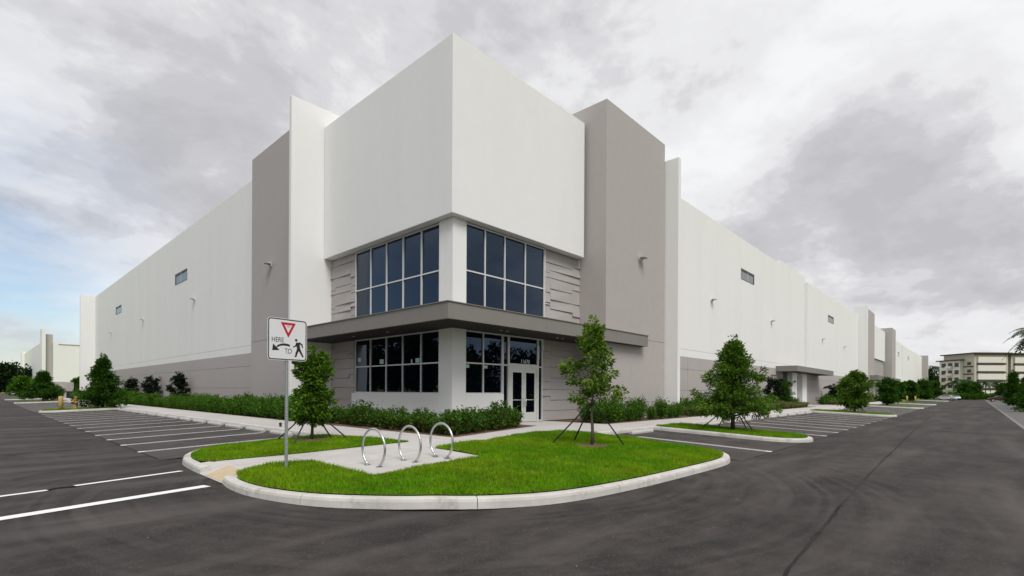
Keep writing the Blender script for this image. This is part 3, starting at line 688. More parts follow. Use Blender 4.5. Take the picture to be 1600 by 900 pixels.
# wall lights: back box, hood, lens
def wall_light(axis, plane, a, z, s=1.0):
    V, F = [], []
    def P(t, o, h): return (a + t * s, plane - o * s, z + h * s) if axis == 'x' else (plane - o * s, a + t * s, z + h * s)
    for o, hw, zl, zh in ((0, .12, -.22, .06), (.12, .12, -.16, .08), (.16, .34, -.02, .10), (.55, .30, -.02, .02)):
        V += [P(-hw, o, zl), P(hw, o, zl), P(hw, o, zh), P(-hw, o, zh)]
    for i in range(3):
        for k in range(4): F.append((i * 4 + k, i * 4 + (k + 1) % 4, (i + 1) * 4 + (k + 1) % 4, (i + 1) * 4 + k))
    F += [(3, 2, 1, 0), (12, 13, 14, 15)]
    o = poly_obj('wall_light', V, F, LAMPM, wh)
    poly_obj('lens', [P(-.24, .22, -.03), P(.24, .22, -.03), P(.22, .5, -.03), P(-.22, .5, -.03)], [(0, 1, 2, 3)], LENS, o)
for a in (52.2, 72.3, 92.4): wall_light('y', PXL, a, 10.1, .7)
wall_light('y', 13.04, 33.4, 10.0, .8); wall_light('x', 14.57, 26.66, 9.75, .8)
for a in (41.6, 58.1): wall_light('x', PYR, a, 9.55, .75)
for a in (80.8, 96.4): wall_light('x', PYR - .3, a, 9.4, .75)
# side entrance with its own canopy
def side_entrance(x0, x1, plane, cy, cz0, cz1, pil):
    c = box('canopy', x0, x1, cy, plane + .1, cz0, cz1, DARKG, wh, .01)
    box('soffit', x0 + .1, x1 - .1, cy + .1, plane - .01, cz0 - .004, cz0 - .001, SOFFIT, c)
    for a, b in pil: box('pilaster', a, b, plane - .6, plane + .1, .3, cz0 - .002, WHITE, wh, .01)
    gaps = [(pil[0][0] - 2.2, pil[0][0])] + [(pil[i][1], pil[i + 1][0]) for i in range(len(pil) - 1)]
    for a, b in gaps:
        f = boxes('entrance_glazing', [(a, a + .08, plane - .12, plane - .02, .4, cz0 - .01), (b - .08, b, plane - .12, plane - .02, .4, cz0 - .01), (a + .08, b - .08, plane - .12, plane - .02, 2.7, 2.82), (a + .08, b - .08, plane - .12, plane - .02, .4, .6), ((a + b) / 2 - .05, (a + b) / 2 + .05, plane - .12, plane - .02, .6, 2.7)], DOORALU, wh)
        for q0, q1 in ((.58, 2.72), (2.8, cz0 - .02)): boxes('pane', [(a + .06, b - .06, plane - .09, plane - .05, q0, q1)], GLASS, f)
side_entrance(59.8, 78.4, PYR, 14.05, 4.2, 4.8, [(64.1, 66.35), (68.8, 70.95)])
# far entrance group and the rest of the long facade
bx('fin_wall', 110.15, 110.8, 14.5, 16.6, .3, 17.7, bev=0)
bx('tower', 110.85, 119.3, 14.57, 16.6, .3, 17.3, m_=GREY, bev=0)
bx('upper_box', 119.4, 146.6, 15.85, 17.2, 9.3, 16.3, bev=0)
box('recessed_wall', 119.4, 146.6, PYR, 16.9, .3, 9.28, CLAD, wh)
for k in range(7): box('cladding_board', 119.5 + (k % 2) * 3, 146.5 - (k % 3) * 2, PYR - .05, PYR + .02, 5.35 + k * .55, 5.82 + k * .55, CLAD, wh)
bx('tower', 147.0, 154.2, 14.57, 16.9, .3, 17.3, m_=GREY, bev=0)
box('canopy', 113.5, 150.5, 13.2, 15.0, 4.3, 5.2, DARKG, wh)
for a, b in ((121, 123), (126, 128), (131, 133)): box('pilaster', a, b, PYR - .7, PYR + .1, .3, 4.3, WHITE, wh)
boxes('entrance_glazing', [(123, 126, PYR - .1, PYR - .02, .4, 4.3), (128, 131, PYR - .1, PYR - .02, .4, 4.3), (133, 144, PYR - .1, PYR - .02, .4, 4.3)], GLASS, wh)
panel_wall('x', PYR, 154.2, 186, 16.3, 7.9, False); panel_wall('x', PYR - .3, 186, 222, 16.0, 7.2, False); panel_wall('x', PYR - .1, 222, 259, 16.4, 7.4, False)
bx('fin_wall', 259, 262, 14.2, 17.0, .3, 17.0, m_=GREY, bev=0)
box('base_course', 154.25, 258.9, PYR - .32, PYR + .1, .3, 4.5, GREY, wh)
box('canopy', 167, 186, 13.9, 16.2, 4.1, 4.8, DARKG, wh)
for a in (171, 176): box('pilaster', a, a + 2, PYR - .7, PYR + .1, .3, 4.1, WHITE, wh)
boxes('entrance_glazing', [(173, 176, PYR - .4, PYR - .33, .4, 4.1), (168, 171, PYR - .4, PYR - .33, .4, 4.1)], GLASS, wh)
for x in (163, 176): high_window('x', PYR, x, x + 3.6, 12.4, 13.4)
high_window('x', PYR - .3, 200, 203.6, 12.4, 13.4)

# ------------------------------------------------------------------ yield sign
sx, sy = 4.66, 11.04; sz = ztop(sx, sy)
sg = empty('yield_sign', (sx, sy, sz), 'white square sign on steel post, red yield triangle, HERE TO, arrow and walker', 'sign', rot=R(7.8))
def lbox(name, x0, x1, y0, y1, z0, z1, m_, parent):
    me = bpy.data.meshes.new(name); me.from_pydata(boxv(x0, x1, y0, y1, z0, z1), [], BF); me.materials.append(m_); me.update(); o = bpy.data.objects.new(name, me); COL.objects.link(o); o.parent = parent; return o
def lpoly(name, V, F, m_, parent):
    me = bpy.data.meshes.new(name); me.from_pydata(V, [], F); me.materials.append(m_); me.update(); o = bpy.data.objects.new(name, me); COL.objects.link(o); o.parent = parent; return o
post = lbox('post', -.028, .028, -.002, .054, -.3, 2.52, POST, sg); bevel_me(post.data, .006)
V, F = [], []
for k in range(48):
    z = .12 + k * .05; i = len(V); V += [(math.cos(a) * .009, -.0035, z + math.sin(a) * .009) for a in (0, 1.05, 2.09, 3.14, 4.19, 5.24)]; F.append(tuple(range(i, i + 6)))
lpoly('post_holes', V, F, BLACK, post)
PW, PZ = .455, 2.92                            # half size, centre height above ground
PZ = 2.34 + PW
def rrect(h, r, y, zc, n=5):
    P = []
    for cx, cz, a0 in ((h - r, h - r, 0), (-h + r, h - r, 90), (-h + r, -h + r, 180), (h - r, -h + r, 270)):
        P += [(cx + r * math.cos(R(a0 + 90 * k / n)), y, zc + cz + r * math.sin(R(a0 + 90 * k / n))) for k in range(n + 1)]
    return P
def plate(name, h, r, y0, y1, m_, parent):
    a = rrect(h, r, y0, PZ); b = rrect(h, r, y1, PZ); n = len(a)
    return lpoly(name, a + b, [tuple(range(n)), tuple(range(2 * n - 1, n - 1, -1))] + [(k, n + k, n + (k + 1) % n, (k + 1) % n) for k in range(n)], m_, parent)
pl = plate('sign_plate', PW, .07, -.014, -.010, SIGNW, sg)
def ring(name, h0, r0, h1, r1, y, m_, parent):
    a = rrect(h0, r0, y, PZ); b = rrect(h1, r1, y, PZ); n = len(a)
    return lpoly(name, a + b, [(k, (k + 1) % n, n + (k + 1) % n, n + k) for k in range(n)], m_, parent)
ring('border', PW - .012, .06, PW - .034, .045, -.0155, INK, pl)
def flat(name, pts, y, m_, tri=None):
    return lpoly(name, [(x, y, PZ + z) for x, z in pts], [tuple(range(len(pts)))] if tri is None else tri, m_, pl)
flat('yield_triangle', [(-.165, .37), (.185, .37), (.01, .04)], -.0155, SIGNR); flat('triangle_centre', [(-.08, .318), (.10, .318), (.01, .148)], -.0165, SIGNW)
tq = text_mesh('YIELD', .048, SIGNR, 0.0003); o = bpy.data.objects.new('yield_word', tq); COL.objects.link(o); o.parent = pl; o.location = (.01, -.0172, PZ + .288); o.rotation_euler = (R(90), 0, 0); o.scale = (.8, 1, 1)
for s, x, z in (('HERE', -.23, -.02), ('TO', .01, -.252)):
    o = bpy.data.objects.new('lettering', text_mesh(s, .15, INK, 0.0003)); COL.objects.link(o); o.parent = pl; o.location = (x, -.016, PZ + z); o.rotation_euler = (R(90), 0, 0); o.scale = (.80, 1, 1)
# arrow: curved shaft and head
ap = [(.045, -.128, .024), (-.01, -.115, .024), (-.08, -.110, .024), (-.15, -.118, .023), (-.21, -.140, .021), (-.255, -.170, .018)]
V = [(x, -.0155, PZ + z + w) for x, z, w in ap] + [(x, -.0155, PZ + z - w) for x, z, w in ap]; n = len(ap)
F = [(k, n + k, n + k + 1, k + 1) for k in range(n - 1)]; k = len(V)
V += [(-.352, -.0155, PZ - .250), (-.335, -.0155, PZ - .108), (-.188, -.0155, PZ - .238)]; F.append((k, k + 2, k + 1))
lpoly('arrow', V, F, INK, pl)
# walking figure
def limb(a, b, w0, w1):
    A = Vector((a[0], 0, a[1])); B = Vector((b[0], 0, b[1])); d = (B - A).normalized(); n_ = Vector((-d.z, 0, d.x)); return [(A + n_ * w0), (A - n_ * w0), (B - n_ * w1), (B + n_ * w1)]
V, F = [], []
hp = [(.225 + .03 * math.cos(t), 0, -.025 + .034 * math.sin(t)) for t in np.linspace(0, 2 * math.pi, 14)[:-1]]
V += hp; F.append(tuple(range(13)))
for a, b, w0, w1 in (((.262, -.085), (.285, -.25), .047, .036), ((.255, -.08), (.215, -.16), .02, .016), ((.215, -.16), (.155, -.20), .016, .012), ((.285, -.08), (.365, -.125), .022, .017), ((.365, -.12), (.375, -.205), .017, .012),
                     ((.275, -.24), (.235, -.34), .03, .024), ((.235, -.33), (.215, -.425), .024, .02), ((.295, -.24), (.345, -.335), .03, .023), ((.342, -.33), (.39, -.425), .023, .017), ((.225, -.42), (.19, -.428), .012, .012), ((.375, -.42), (.405, -.405), .012, .012)):
    i = len(V); V += [tuple(p) for p in limb(a, b, w0, w1)]; F.append((i, i + 1, i + 2, i + 3))
lpoly('walking_figure', [(x - .03, -.0155, PZ + (z - .01) * .91 + .036) for x, y, z in V], F, INK, pl)
for z in (-.3, .3):
    V, F = tube([(0, -.0145, PZ + z), (0, -.02, PZ + z)], .012, 8); lpoly('bolt', V, F, STEEL, pl)

# ------------------------------------------------------------------ bicycle hoops
def hoop(x, y, which):
    z = ztop(x, y); Rr = .43; e = empty('bicycle_hoop', (x, y, z), which, 'bicycle rack', 'ring bicycle racks on the concrete pad', R(random.uniform(88, 92)))
    a0 = R(-90 + 31); pts = [(Rr * math.cos(t), 0, Rr * .985 * math.sin(t) + .385) for t in np.linspace(a0, R(180) - a0, 40)]
    V, F = tube(pts, .026, 10); o = lpoly('ring_tube', V, F, STEEL, e); o.data.polygons.foreach_set('use_smooth', [True] * len(o.data.polygons))
    for s in (-1, 1):
        V, F = tube([(s * .225, 0, 0.0), (s * .225, 0, .012)], .075, 16); p = lpoly('base_plate', V, F, STEEL, e)
        for q in range(3):
            t = q * 2.09; V, F = tube([(s * .225 + math.cos(t) * .055, math.sin(t) * .055, .012), (s * .225 + math.cos(t) * .055, math.sin(t) * .055, .022)], .009, 6); lpoly('anchor_bolt', V, F, STEEL, p)
hoop(5.94, 9.65, 'shiny steel ring bicycle rack nearest the yield sign'); hoop(6.78, 9.50, 'shiny steel ring bicycle rack standing between two others'); hoop(7.62, 9.40, 'shiny steel ring bicycle rack nearest the building corner')

# ------------------------------------------------------------------ vegetation
def leaves(C, D, L, Wd, fold=.18):
    """C centres, D directions, one folded diamond leaf each"""
    n = len(C); D = D / (np.linalg.norm(D, axis=1, keepdims=True) + 1e-9)
    s = np.cross(D, rng.normal(size=(n, 3))); s /= (np.linalg.norm(s, axis=1, keepdims=True) + 1e-9); up = np.cross(s, D)
    L = L * rng.uniform(.65, 1.25, (n, 1)); Wd = Wd * rng.uniform(.7, 1.2, (n, 1))
    V = np.stack([C, C + D * L * .5 + s * Wd / 2 + up * Wd * fold, C + D * L, C + D * L * .5 - s * Wd / 2 + up * Wd * fold], 1).reshape(-1, 3)
    return V, np.arange(4 * n).reshape(-1, 4)
def foliage_mesh(name, clumps, per, L, Wd, m_, centre, extra=None, droop=.25):
    """clumps (x,y,z,r)"""
    Cs, Ds = [], []
    for (x, y, z, r) in clumps:
        k = max(4, int(per * rng.uniform(.7, 1.3))); q = rng.normal(size=(k, 3)); q /= np.linalg.norm(q, axis=1, keepdims=True); rad = r * rng.uniform(.15, 1, (k, 1)) ** .6
        p = np.array([x, y, z]) + q * rad * np.array([1, 1, .72]); Cs.append(p)
        out = p - np.array(centre); out[:, 2] *= .4; out /= (np.linalg.norm(out, axis=1, keepdims=True) + 1e-6)
        Ds.append(q * .8 + out * .7 + rng.normal(0, .45, (k, 3)) - np.array([0, 0, droop]))
    V, F = leaves(np.concatenate(Cs), np.concatenate(Ds), L, Wd)
    return fast_mesh(name, V, [F], m_)
def tree(name, x, y, z, H, spread, c0, prof, nb, per, clr, L, Wd, leafmat, bark, tr, label, seed, up=.5, cat='tree', lean=(0, 0), group=None, sub=4, twist=0.0):
    """tapered trunk, limbs, leaf clumps held on the limbs. c0: crown base height; prof(t)->0..1 radius share"""
    rd = random.Random(seed); e = empty(name, (x, y, z), label, cat, group)
    tp = []; n = 9
    for i in range(n):
        t = i / (n - 1); tp.append(Vector((lean[0] * t * H + rd.uniform(-.02, .02) * H * .35 * (0 < i), lean[1] * t * H + rd.uniform(-.02, .02) * H * .35 * (0 < i), t * H * .97)))
    def trunk_at(h):
        s = max(0, min(.999, h / (H * .97))) * (n - 1); i = int(s); return tp[i].lerp(tp[i + 1], s - i)
    parts = [tube(tp, [tr * (1 - .86 * i / (n - 1)) * (1.25 if i == 0 else 1) for i in range(n)], 8)]
    clumps = []
    for b in range(nb):
        t = (b + rd.uniform(0, .9)) / nb; h = c0 + (H - c0) * t * .97; a = b * 2.4 + rd.uniform(-.5, .5); Lb = spread * prof(t) * rd.uniform(.5, 1.18)
        base = trunk_at(h * .9 if t > .05 else h); d = Vector((math.cos(a), math.sin(a), up * rd.uniform(.4, 1.4) * (.6 + 1.5 * t * t))).normalized()
        pts = [base + d * Lb * s + Vector((0, 0, -.10 * Lb * s * s)) + Vector((rd.uniform(-.05, .05) * Lb, rd.uniform(-.05, .05) * Lb, rd.uniform(-.04, .04) * Lb)) * (s > 0) for s in (0, .35, .7, 1)]
        parts.append(tube(pts, [tr * .30 * (1 - .55 * t), tr * .22 * (1 - .5 * t), tr * .14, tr * .05], 5))
        for j in range(sub):
            s = rd.uniform(.3, 1.05); q = pts[0].lerp(pts[3], s) + Vector((rd.uniform(-.5, .5), rd.uniform(-.5, .5), rd.uniform(-.35, .4))) * clr * 1.3
            clumps.append((q.x, q.y, q.z, clr * rd.uniform(.6, 1.2) * (1 - .35 * t)))
    tpx = trunk_at(H * .96); clumps.append((tpx.x, tpx.y, H - clr * .4, clr * .6)); tpx = trunk_at(H * .86); clumps.append((tpx.x, tpx.y, H * .88, clr * .8))
    V, F = merge(parts); lpoly('trunk', V, F, bark, e).data.polygons.foreach_set('use_smooth', [True] * len(F))
    me = foliage_mesh('crown', clumps, per, L, Wd, leafmat, (0, 0, c0 + (H - c0) * .4)); o = bpy.data.objects.new('crown', me); COL.objects.link(o); o.parent = e
    return e
def braces(x, y, feet, h, label, z=ztop):
    e = empty('tree_brace', (x, y, z(x, y)), label, 'tree stakes')
    for fx_, fy_ in feet:
        dz = z(fx_, fy_) - z(x, y); V, F = tube([(fx_ - x, fy_ - y, dz - .03), ((fx_ - x) * .06, (fy_ - y) * .06, h)], [.024, .02], 6); lpoly('stake', V, F, BLACK, e)
    V, F = tube([(0, 0, h - .04), (0, 0, h + .05)], .06, 8); lpoly('strap', V, F, BLACK, e)
# near trees
tree('young_tree', 12.42, 8.32, .30, 3.78, .86, 1.35, lambda t: (.72 + .5 * math.sin(min(1, t * 1.5) * 2.4)) * (1 - .62 * t ** 1.6), 27, 30, .215, .145, .064, LF_AIR, BARK, .045, 'slender young tree with open airy crown on the corner lawn', 21, .75, sub=4)
braces(12.42, 8.32, [(11.75, 9.35), (12.75, 9.25), (13.15, 8.75), (13.35, 7.75)], 1.25, 'dark stakes bracing the slender airy tree')
tree('oak_sapling', 7.32, 15.5, .30, 2.95, .66, .62, lambda t: .74 + .24 * math.sin(t * 8 + .4) - .3 * max(0, t - .75), 40, 38, .21, .13, .062, LF_OAK, BARKD, .05, 'small dense columnar tree behind the yield sign', 33, .35, sub=5)
braces(7.32, 15.5, [(6.55, 16.4), (6.45, 14.9), (7.9, 15.25), (8.2, 14.75)], .95, 'dark stakes bracing the dense columnar tree')
cone = lambda t: (1 - t) ** .95 * (.72 + .28 * min(1, t * 6))
tree('conical_tree', 22.4, 7.75, .30, 4.08, 1.95, .42, lambda t: cone(t) + .07, 92, 30, .24, .16, .055, LF_CONE, BARKD, .085, 'wide conical green tree on the narrow grass island', 45, .5, sub=6)
braces(22.4, 7.75, [(21.75, 8.9), (22.9, 8.6), (23.05, 7.1), (21.8, 6.9)], 1.1, 'dark stakes under the wide conical tree')
tree('conical_tree', 7.37, 53.7, .30, 4.5, 1.9, .25, cone, 74, 32, .33, .22, .09, LF_DARK, BARKD, .08, 'dark pyramidal tree on the left island behind bollards', 51, .3, sub=6)
tree('conical_tree', 6.2, 88.6, .28, 4.0, 2.1, .45, lambda t: cone(t) * (1.1 if t < .55 else .6), 56, 36, .42, .26, .11, LF_DARK, BARKD, .09, 'round based dark tree with thin tip, farther left island', 52, .3, sub=6)
tree('round_tree', 50.4, 7.5, .27, 3.45, 1.22, .5, lambda t: (.7 + .5 * math.sin(t * 2.6)) * (1 - .5 * t * t), 44, 34, .33, .22, .09, LF_CONE, BARKD, .08, 'bushy green tree on the island before the second canopy', 53, .5, sub=6)
braces(50.4, 7.5, [(49.6, 8.4), (51.2, 8.3), (51.2, 6.8), (49.7, 6.7)], 1.0, 'dark stakes under the bushy tree past the parking row')
tree('round_tree', 78.4, 8.2, .28, 3.5, 1.05, .5, lambda t: (.7 + .5 * math.sin(t * 2.6)) * (1 - .5 * t * t), 38, 30, .36, .26, .11, LF_DARK, BARKD, .08, 'dark green tree in front of the far grey towers', 54, .5, sub=6)
for i, (x, y, h, s) in enumerate(((117, 10.9, 3.6, 1.2), (134, 10.2, 4.2, 1.7), (155, 9.2, 4.6, 1.9), (176, 8.3, 4.6, 2.1))):
    tree('round_tree', x, y, .25, h, s, .5, lambda t: (.75 + .4 * math.sin(t * 2.6)) * (1 - .5 * t * t), 30, 26, .55, .42, .2, LF_DARK, BARKD, .1,
         ('small dark tree beside the far grey tower', 'dark tree before the farthest entrance canopy', 'rounded dark tree at the far end of the warehouse', 'farthest dark tree before the apartment block')[i], 60 + i, .5, sub=6)
for i, (x, y, h, s) in enumerate(((74.5, -4.6, 4.9, 1.6), (84.5, -4.9, 4.2, 1.5), (98, -5.2, 4.6, 1.5), (112, -4.3, 5.6, 1.3))):
    tree('conical_tree', x, y, 0.0, h, s, .35, cone, 50, 34, .42, .3, .11, LF_DARK, BARKD, .1, ('tall dark conical tree at the right picture edge', 'low dark conical tree left of the edge tree', 'dark conical tree standing in the right hand row', 'slim dark conical tree in front of the apartment block')[i], 70 + i, .3, sub=6)
# clipped little trees in front of the left wall
def topiary(x, y, h, s, label, seed, leaf=LF_DEEP):
    return tree('topiary_tree', x, y, FZ, h, s, .5, lambda t: .45 + .55 * abs(math.sin(t * 7.5 + .6)), 30, 24, .26, .17, .09, leaf, BARKD, .05, label, seed, .1, sub=5)
topiary(12.7, 73.2, 2.9, 1.0, 'blackish tiered small tree by the left wall, farthest of three', 81); topiary(12.7, 63.3, 2.9, 1.0, 'blackish tiered small tree by the left wall, second of three', 82); topiary(12.7, 53.4, 3.1, 1.0, 'blackish tiered small tree by the left wall, nearest of three', 83)
topiary(53.3, 14.6, 3.2, .95, 'dark tiered small tree left of the second canopy', 84); topiary(55.6, 14.3, 2.9, .8, 'thin small tree beside the second canopy pillars', 85, LF_DARK)
topiary(80.0, 14.3, 2.7, 1.0, 'dark tiered small tree right of the second canopy', 86); topiary(86.0, 14.6, 2.8, 1.1, 'dark rounded small tree farther right of the second canopy', 87)
# shrubs
def shrub_mesh(seed, H, W_, leaf, ns=11, lper=34, L=.10, Wd=.04, red=0.0):
    rd = random.Random(seed); Cs, Ds, parts = [], [], []
    for s in range(ns):
        a = rd.uniform(0, 6.283); r = W_ * .5 * math.sqrt(rd.random()); top = Vector((math.cos(a) * r, math.sin(a) * r, H * rd.uniform(.68, 1.05) * (1 - .25 * (r / (W_ * .5)) ** 2)))
        b = Vector((top.x * .35, top.y * .35, 0)); parts.append(tube([b, b.lerp(top, .5), top], [.012, .009, .004], 4, False))
        t = rng.uniform(.12, 1.0, lper); P = np.array(b)[None] * (1 - t[:, None]) + np.array(top)[None] * t[:, None] + rng.normal(0, W_ * .085, (lper, 3)) * np.array([1, 1, .6]); P[:, 2] = np.maximum(P[:, 2], .03)
        Cs.append(P); th = rng.uniform(0, 6.283, lper); Ds.append(np.stack([np.cos(th), np.sin(th), rng.uniform(.1, 1.2, lper)], 1))
    V, F = leaves(np.concatenate(Cs), np.concatenate(Ds), L, Wd); n0 = len(V); sv, sf = merge(parts)
    mi = np.zeros(len(F) + len(sf), int); mi[len(F):] = 1
    if red > 0: mi[:len(F)][(rng.random(len(F)) < red) & (V[F[:, 0], 2] < H * .45)] = 2
    return fast_mesh('shrub', np.concatenate([V, np.array(sv)]), [F, np.array(sf) + n0], [leaf, BARKD, LF_RED], mi)
HED = [shrub_mesh(100 + i, 1.04, 1.0, LF_HEDGE, 20, 62, .14, .045) for i in range(5)]
COR = [shrub_mesh(120 + i, .88, .82, LF_COCO, 16, 58, .115, .056, .12) for i in range(5)]
RHE = [shrub_mesh(140 + i, 1.08, 1.0, LF_HEDGE, 18, 60, .13, .05) for i in range(4)]
LIM = [shrub_mesh(160 + i, .58, .9, LF_LIME, 18, 46, .11, .045) for i in range(4)]
FARH = [shrub_mesh(180 + i, 1.2, 1.5, LF_HEDGE, 14, 40, .24, .09) for i in range(3)]
def put(meshes, x, y, label, group, s=1.0, sh=0.0):
    k = s * random.uniform(.76, 1.2)
    tag(link('shrub', random.choice(meshes), None, (x, y, FZ - .02), random.uniform(0, 6.28), (k, k, k * random.uniform(.88, 1.14))), label, 'shrub', group)
y = 24.6
while y < 104:
    put(HED if y < 60 else FARH, 10.98 + random.uniform(-.12, .12), y, 'green feathery shrub in the long hedge along the left wall', 'hedge along the left wall')
    if y < 46: put(HED, 11.65 + random.uniform(-.15, .15), y + .35, 'green feathery shrub in the long hedge along the left wall', 'hedge along the left wall', 1.05)
    y += (.62 if y < 46 else .72 if y < 60 else 1.05)
lab, grp = 'dark green shrub with reddish lower leaves round the glazed corner', 'shrubs round the glazed corner'
y = 13.3
while y < 24.4:
    put(COR, 11.35 + random.uniform(-.15, .15), y, lab, grp, random.uniform(.78, 1.0))
    put(COR, 12.15 + random.uniform(-.15, .15), y + .4, lab, grp, random.uniform(.8, 1.05)); y += .66
for k in range(9):
    t = k / 8; put(COR, 11.35 + 4.55 * t + random.uniform(-.15, .15), 13.25 + 1.25 * t, lab, grp, random.uniform(.82, 1.12)); put(COR, 12.4 + 3.4 * t, 14.2 + 1.0 * t, lab, grp, random.uniform(.85, 1.2))
x = 20.6
while x < 29.5:
    if not 24.45 < x < 24.95:
        put(RHE, x, 13.35 + random.uniform(-.12, .12), 'green shrub in the bed below the right grey tower', 'shrubs below the right grey tower', .98 if x < 24.6 else .9)
        if x < 22.8: put(RHE, x + .3, 14.3, 'green shrub in the bed below the right grey tower', 'shrubs below the right grey tower', 1.0)
    x += .62
x = 30.9
while x < 60:
    put(RHE, x, 14.35 + random.uniform(-.15, .15), 'green shrub in the back row along the right wall', 'back row shrubs along the right wall', 1.1)
    put(LIM, x + .2, 13.3 + random.uniform(-.1, .1), 'low pale yellow green shrub edging the right sidewalk', 'pale edging shrubs of the right sidewalk', 1.0); x += .8
x = 73.5
while x < 109:
    put(FARH, x, 14.3 + random.uniform(-.15, .15), 'green shrub past the second canopy', 'shrubs past the second canopy', .95)
    put(LIM, x + .3, 13.2, 'low pale shrub edging the sidewalk past the second canopy', 'pale shrubs past the second canopy', 1.15); x += 1.2

# ------------------------------------------------------------------ small things
def bollard(x, y, label, h=1.05, r=.11, g=None):
    z = ztop(x, y) if y > 4.7 or x < 0 else .0
    V, F = tube([(x, y, z - .05), (x, y, z + h - .05), (x, y, z + h - .015), (x, y, z + h)], [r, r, r * .85, r * .45], 14)
    tag(poly_obj('bollard', V, F, YEL, None, True), label, 'bollard', g)
bollard(4.75, 53.3, 'thick yellow bollard on the left island beside the hydrant', 1.1, .15)
def hydrant(x, y):
    z = ztop(x, y); e = empty('fire_hydrant', (x, y, z), 'yellow orange fire hydrant behind the left bollard', 'hydrant')
    V, F = tube([(0, 0, 0), (0, 0, .08), (0, 0, .081), (0, 0, .75), (0, 0, .76), (0, 0, .82), (0, 0, .83), (0, 0, .98), (0, 0, 1.06)], [.22, .22, .14, .14, .19, .19, .16, .11, .05], 14); lpoly('barrel', V, F, YEL, e)
    for s in (-1, 1): V, F = tube([(0, s * .1, .55), (0, s * .27, .55)], .075, 10); lpoly('hose_outlet', V, F, YEL, e)
    V, F = tube([(-.1, 0, .5), (-.28, 0, .5)], .1, 10); lpoly('pump_outlet', V, F, mat('hydrant_orange', (.45, .14, .02), .6), e)
hydrant(5.75, 54.4)
for i, (x, y) in enumerate(((103.9, 8.3), (104.9, 7.3))): bollard(x, y, ('yellow bollard on the far right island, left one of a pair', 'yellow bollard on the far right island, right one of a pair')[i], 1.15, .13)
# little black cap at the sidewalk edge
V, F = tube([(8.78, 21.45, .33), (8.78, 21.45, .40), (8.78, 21.45, .50), (8.78, 21.45, .53)], [.06, .05, .065, .03], 8)
tag(poly_obj('irrigation_stub', V, F, BLACK), 'small black upright stub at the left sidewalk edge', 'pipe stub')
# dumpster enclosure by the far end of the left wall
en = empty('enclosure', (10.2, 109.5, .3), 'low grey concrete enclosure at the far end of left wall', 'enclosure')
boxes('side_wall', [(9.0, 9.4, 108.2, 114, .2, 3.0)], GREY, en); boxes('front_wall', [(9.4, 10.3, 108.2, 108.6, .2, 3.0)], GREY, en)
boxes('gate', [(10.3, 11.75, 108.35, 108.45, .3, 1.5)], BLACK, en); boxes('back_wall', [(9.4, 11.75, 113.6, 114, .2, 3.0)], GREY, en)
# cars
def car(x, y, rot, paint, label):
    e = empty('parked_car', (x, y, 0.0), label, 'car', None, rot)
    prof = [(-2.2, .35), (-2.25, .75), (-2.05, .95), (-1.55, 1.0), (-.95, 1.42), (.45, 1.45), (1.15, 1.02), (2.0, .88), (2.25, .65), (2.2, .35)]; n = len(prof)
    V = []
    for yy, k in ((-.88, 1), (.88, 1)): V += [(a, yy * (.80 if h > 1.2 else 1), h) for a, h in prof]
    F = [tuple(range(n - 1, -1, -1)), tuple(range(n, 2 * n))] + [(k, (k + 1) % n, n + (k + 1) % n, n + k) for k in range(n)]
    F = [f[::-1] for f in F]; o = lpoly('body', V, F, paint, e); bevel_me(o.data, .05, 2)
    for s in (-1, 1): lpoly('side_window', [(-1.4, s * .875, 1.03), (-.9, s * .74, 1.38), (.42, s * .74, 1.40), (1.0, s * .875, 1.05)], [(0, 1, 2, 3)], WINDK, e)
    lpoly('windscreen', [(1.16, -.74, 1.05), (1.16, .74, 1.05), (.53, .62, 1.43), (.53, -.62, 1.43)], [(0, 1, 2, 3)], WINDK, e); lpoly('rear_window', [(-1.56, -.74, 1.03), (-1.56, .74, 1.03), (-1.02, .62, 1.41), (-1.02, -.62, 1.41)], [(0, 1, 2, 3)], WINDK, e)
    for a in (-1.4, 1.4):
        for s in (-1, 1):
            V, F = tube([(a, s * .68, .33), (a, s * .91, .33)], .33, 14); w = lpoly('wheel', V, F, RUBBER, e); V, F = tube([(a, s * .905, .33), (a, s * .92, .33)], .2, 10); lpoly('rim', V, F, STEEL, w)
CW = mat('car_white', (.7, .71, .72), .25, .6); CS = mat('car_silver', (.45, .50, .56), .25, .6, metal=.4); CR = mat('car_dark_red', (.06, .02, .025), .25, .6)
car(176, 5.9, R(80), CW, 'white car parked before the far round trees'); car(186, 4.6, R(20), CS, 'silver car parked near the apartment block'); car(160, -4.2, R(95), CR, 'dark red car under the right hand trees')
car(17.0, 178, R(10), CW, 'white car parked left of the far end of warehouse'); car(9.0, 196, R(60), CW, 'white car parked at the far left picture edge')

# ------------------------------------------------------------------ apartment block far right
ap = empty('apartment_block', (232.1, -3.6, 0), 'five storey beige apartment block with dark bands and roof', 'building', None, -math.atan2(fx, fy))
def AB(n, *a, m_=APT_W, p=None): return lbox(n, *a, m_, p or ap)
sc = .2113
def slab_block(x0, x1, yf, top, recess=True):
    AB('wall', x0, x1, yf, yf + 12, -.2, top, m_=APT_T)
    rf = AB('roof', x0 - 1.0, x1 + .6, yf - 1.0, yf + 12.4, top, top + .35, m_=APT_D)
    AB('roof_fascia', x0 - .7, x1 + .3, yf - .7, yf - .5, top - .35, top - .01, m_=APT_D, p=rf)
    fl = (top - 1.2) / 5
    for k in range(5):
        z0 = .2 + k * fl
        AB('balcony_panel', x0 + .9, x1 - 1.2, yf - .5, yf - .02, z0 + .75, z0 + fl - .1)
        AB('floor_band', x0 + .8, x1 - 1.1, yf - .62, yf - .01, z0 + .12, z0 + .6, m_=APT_D)
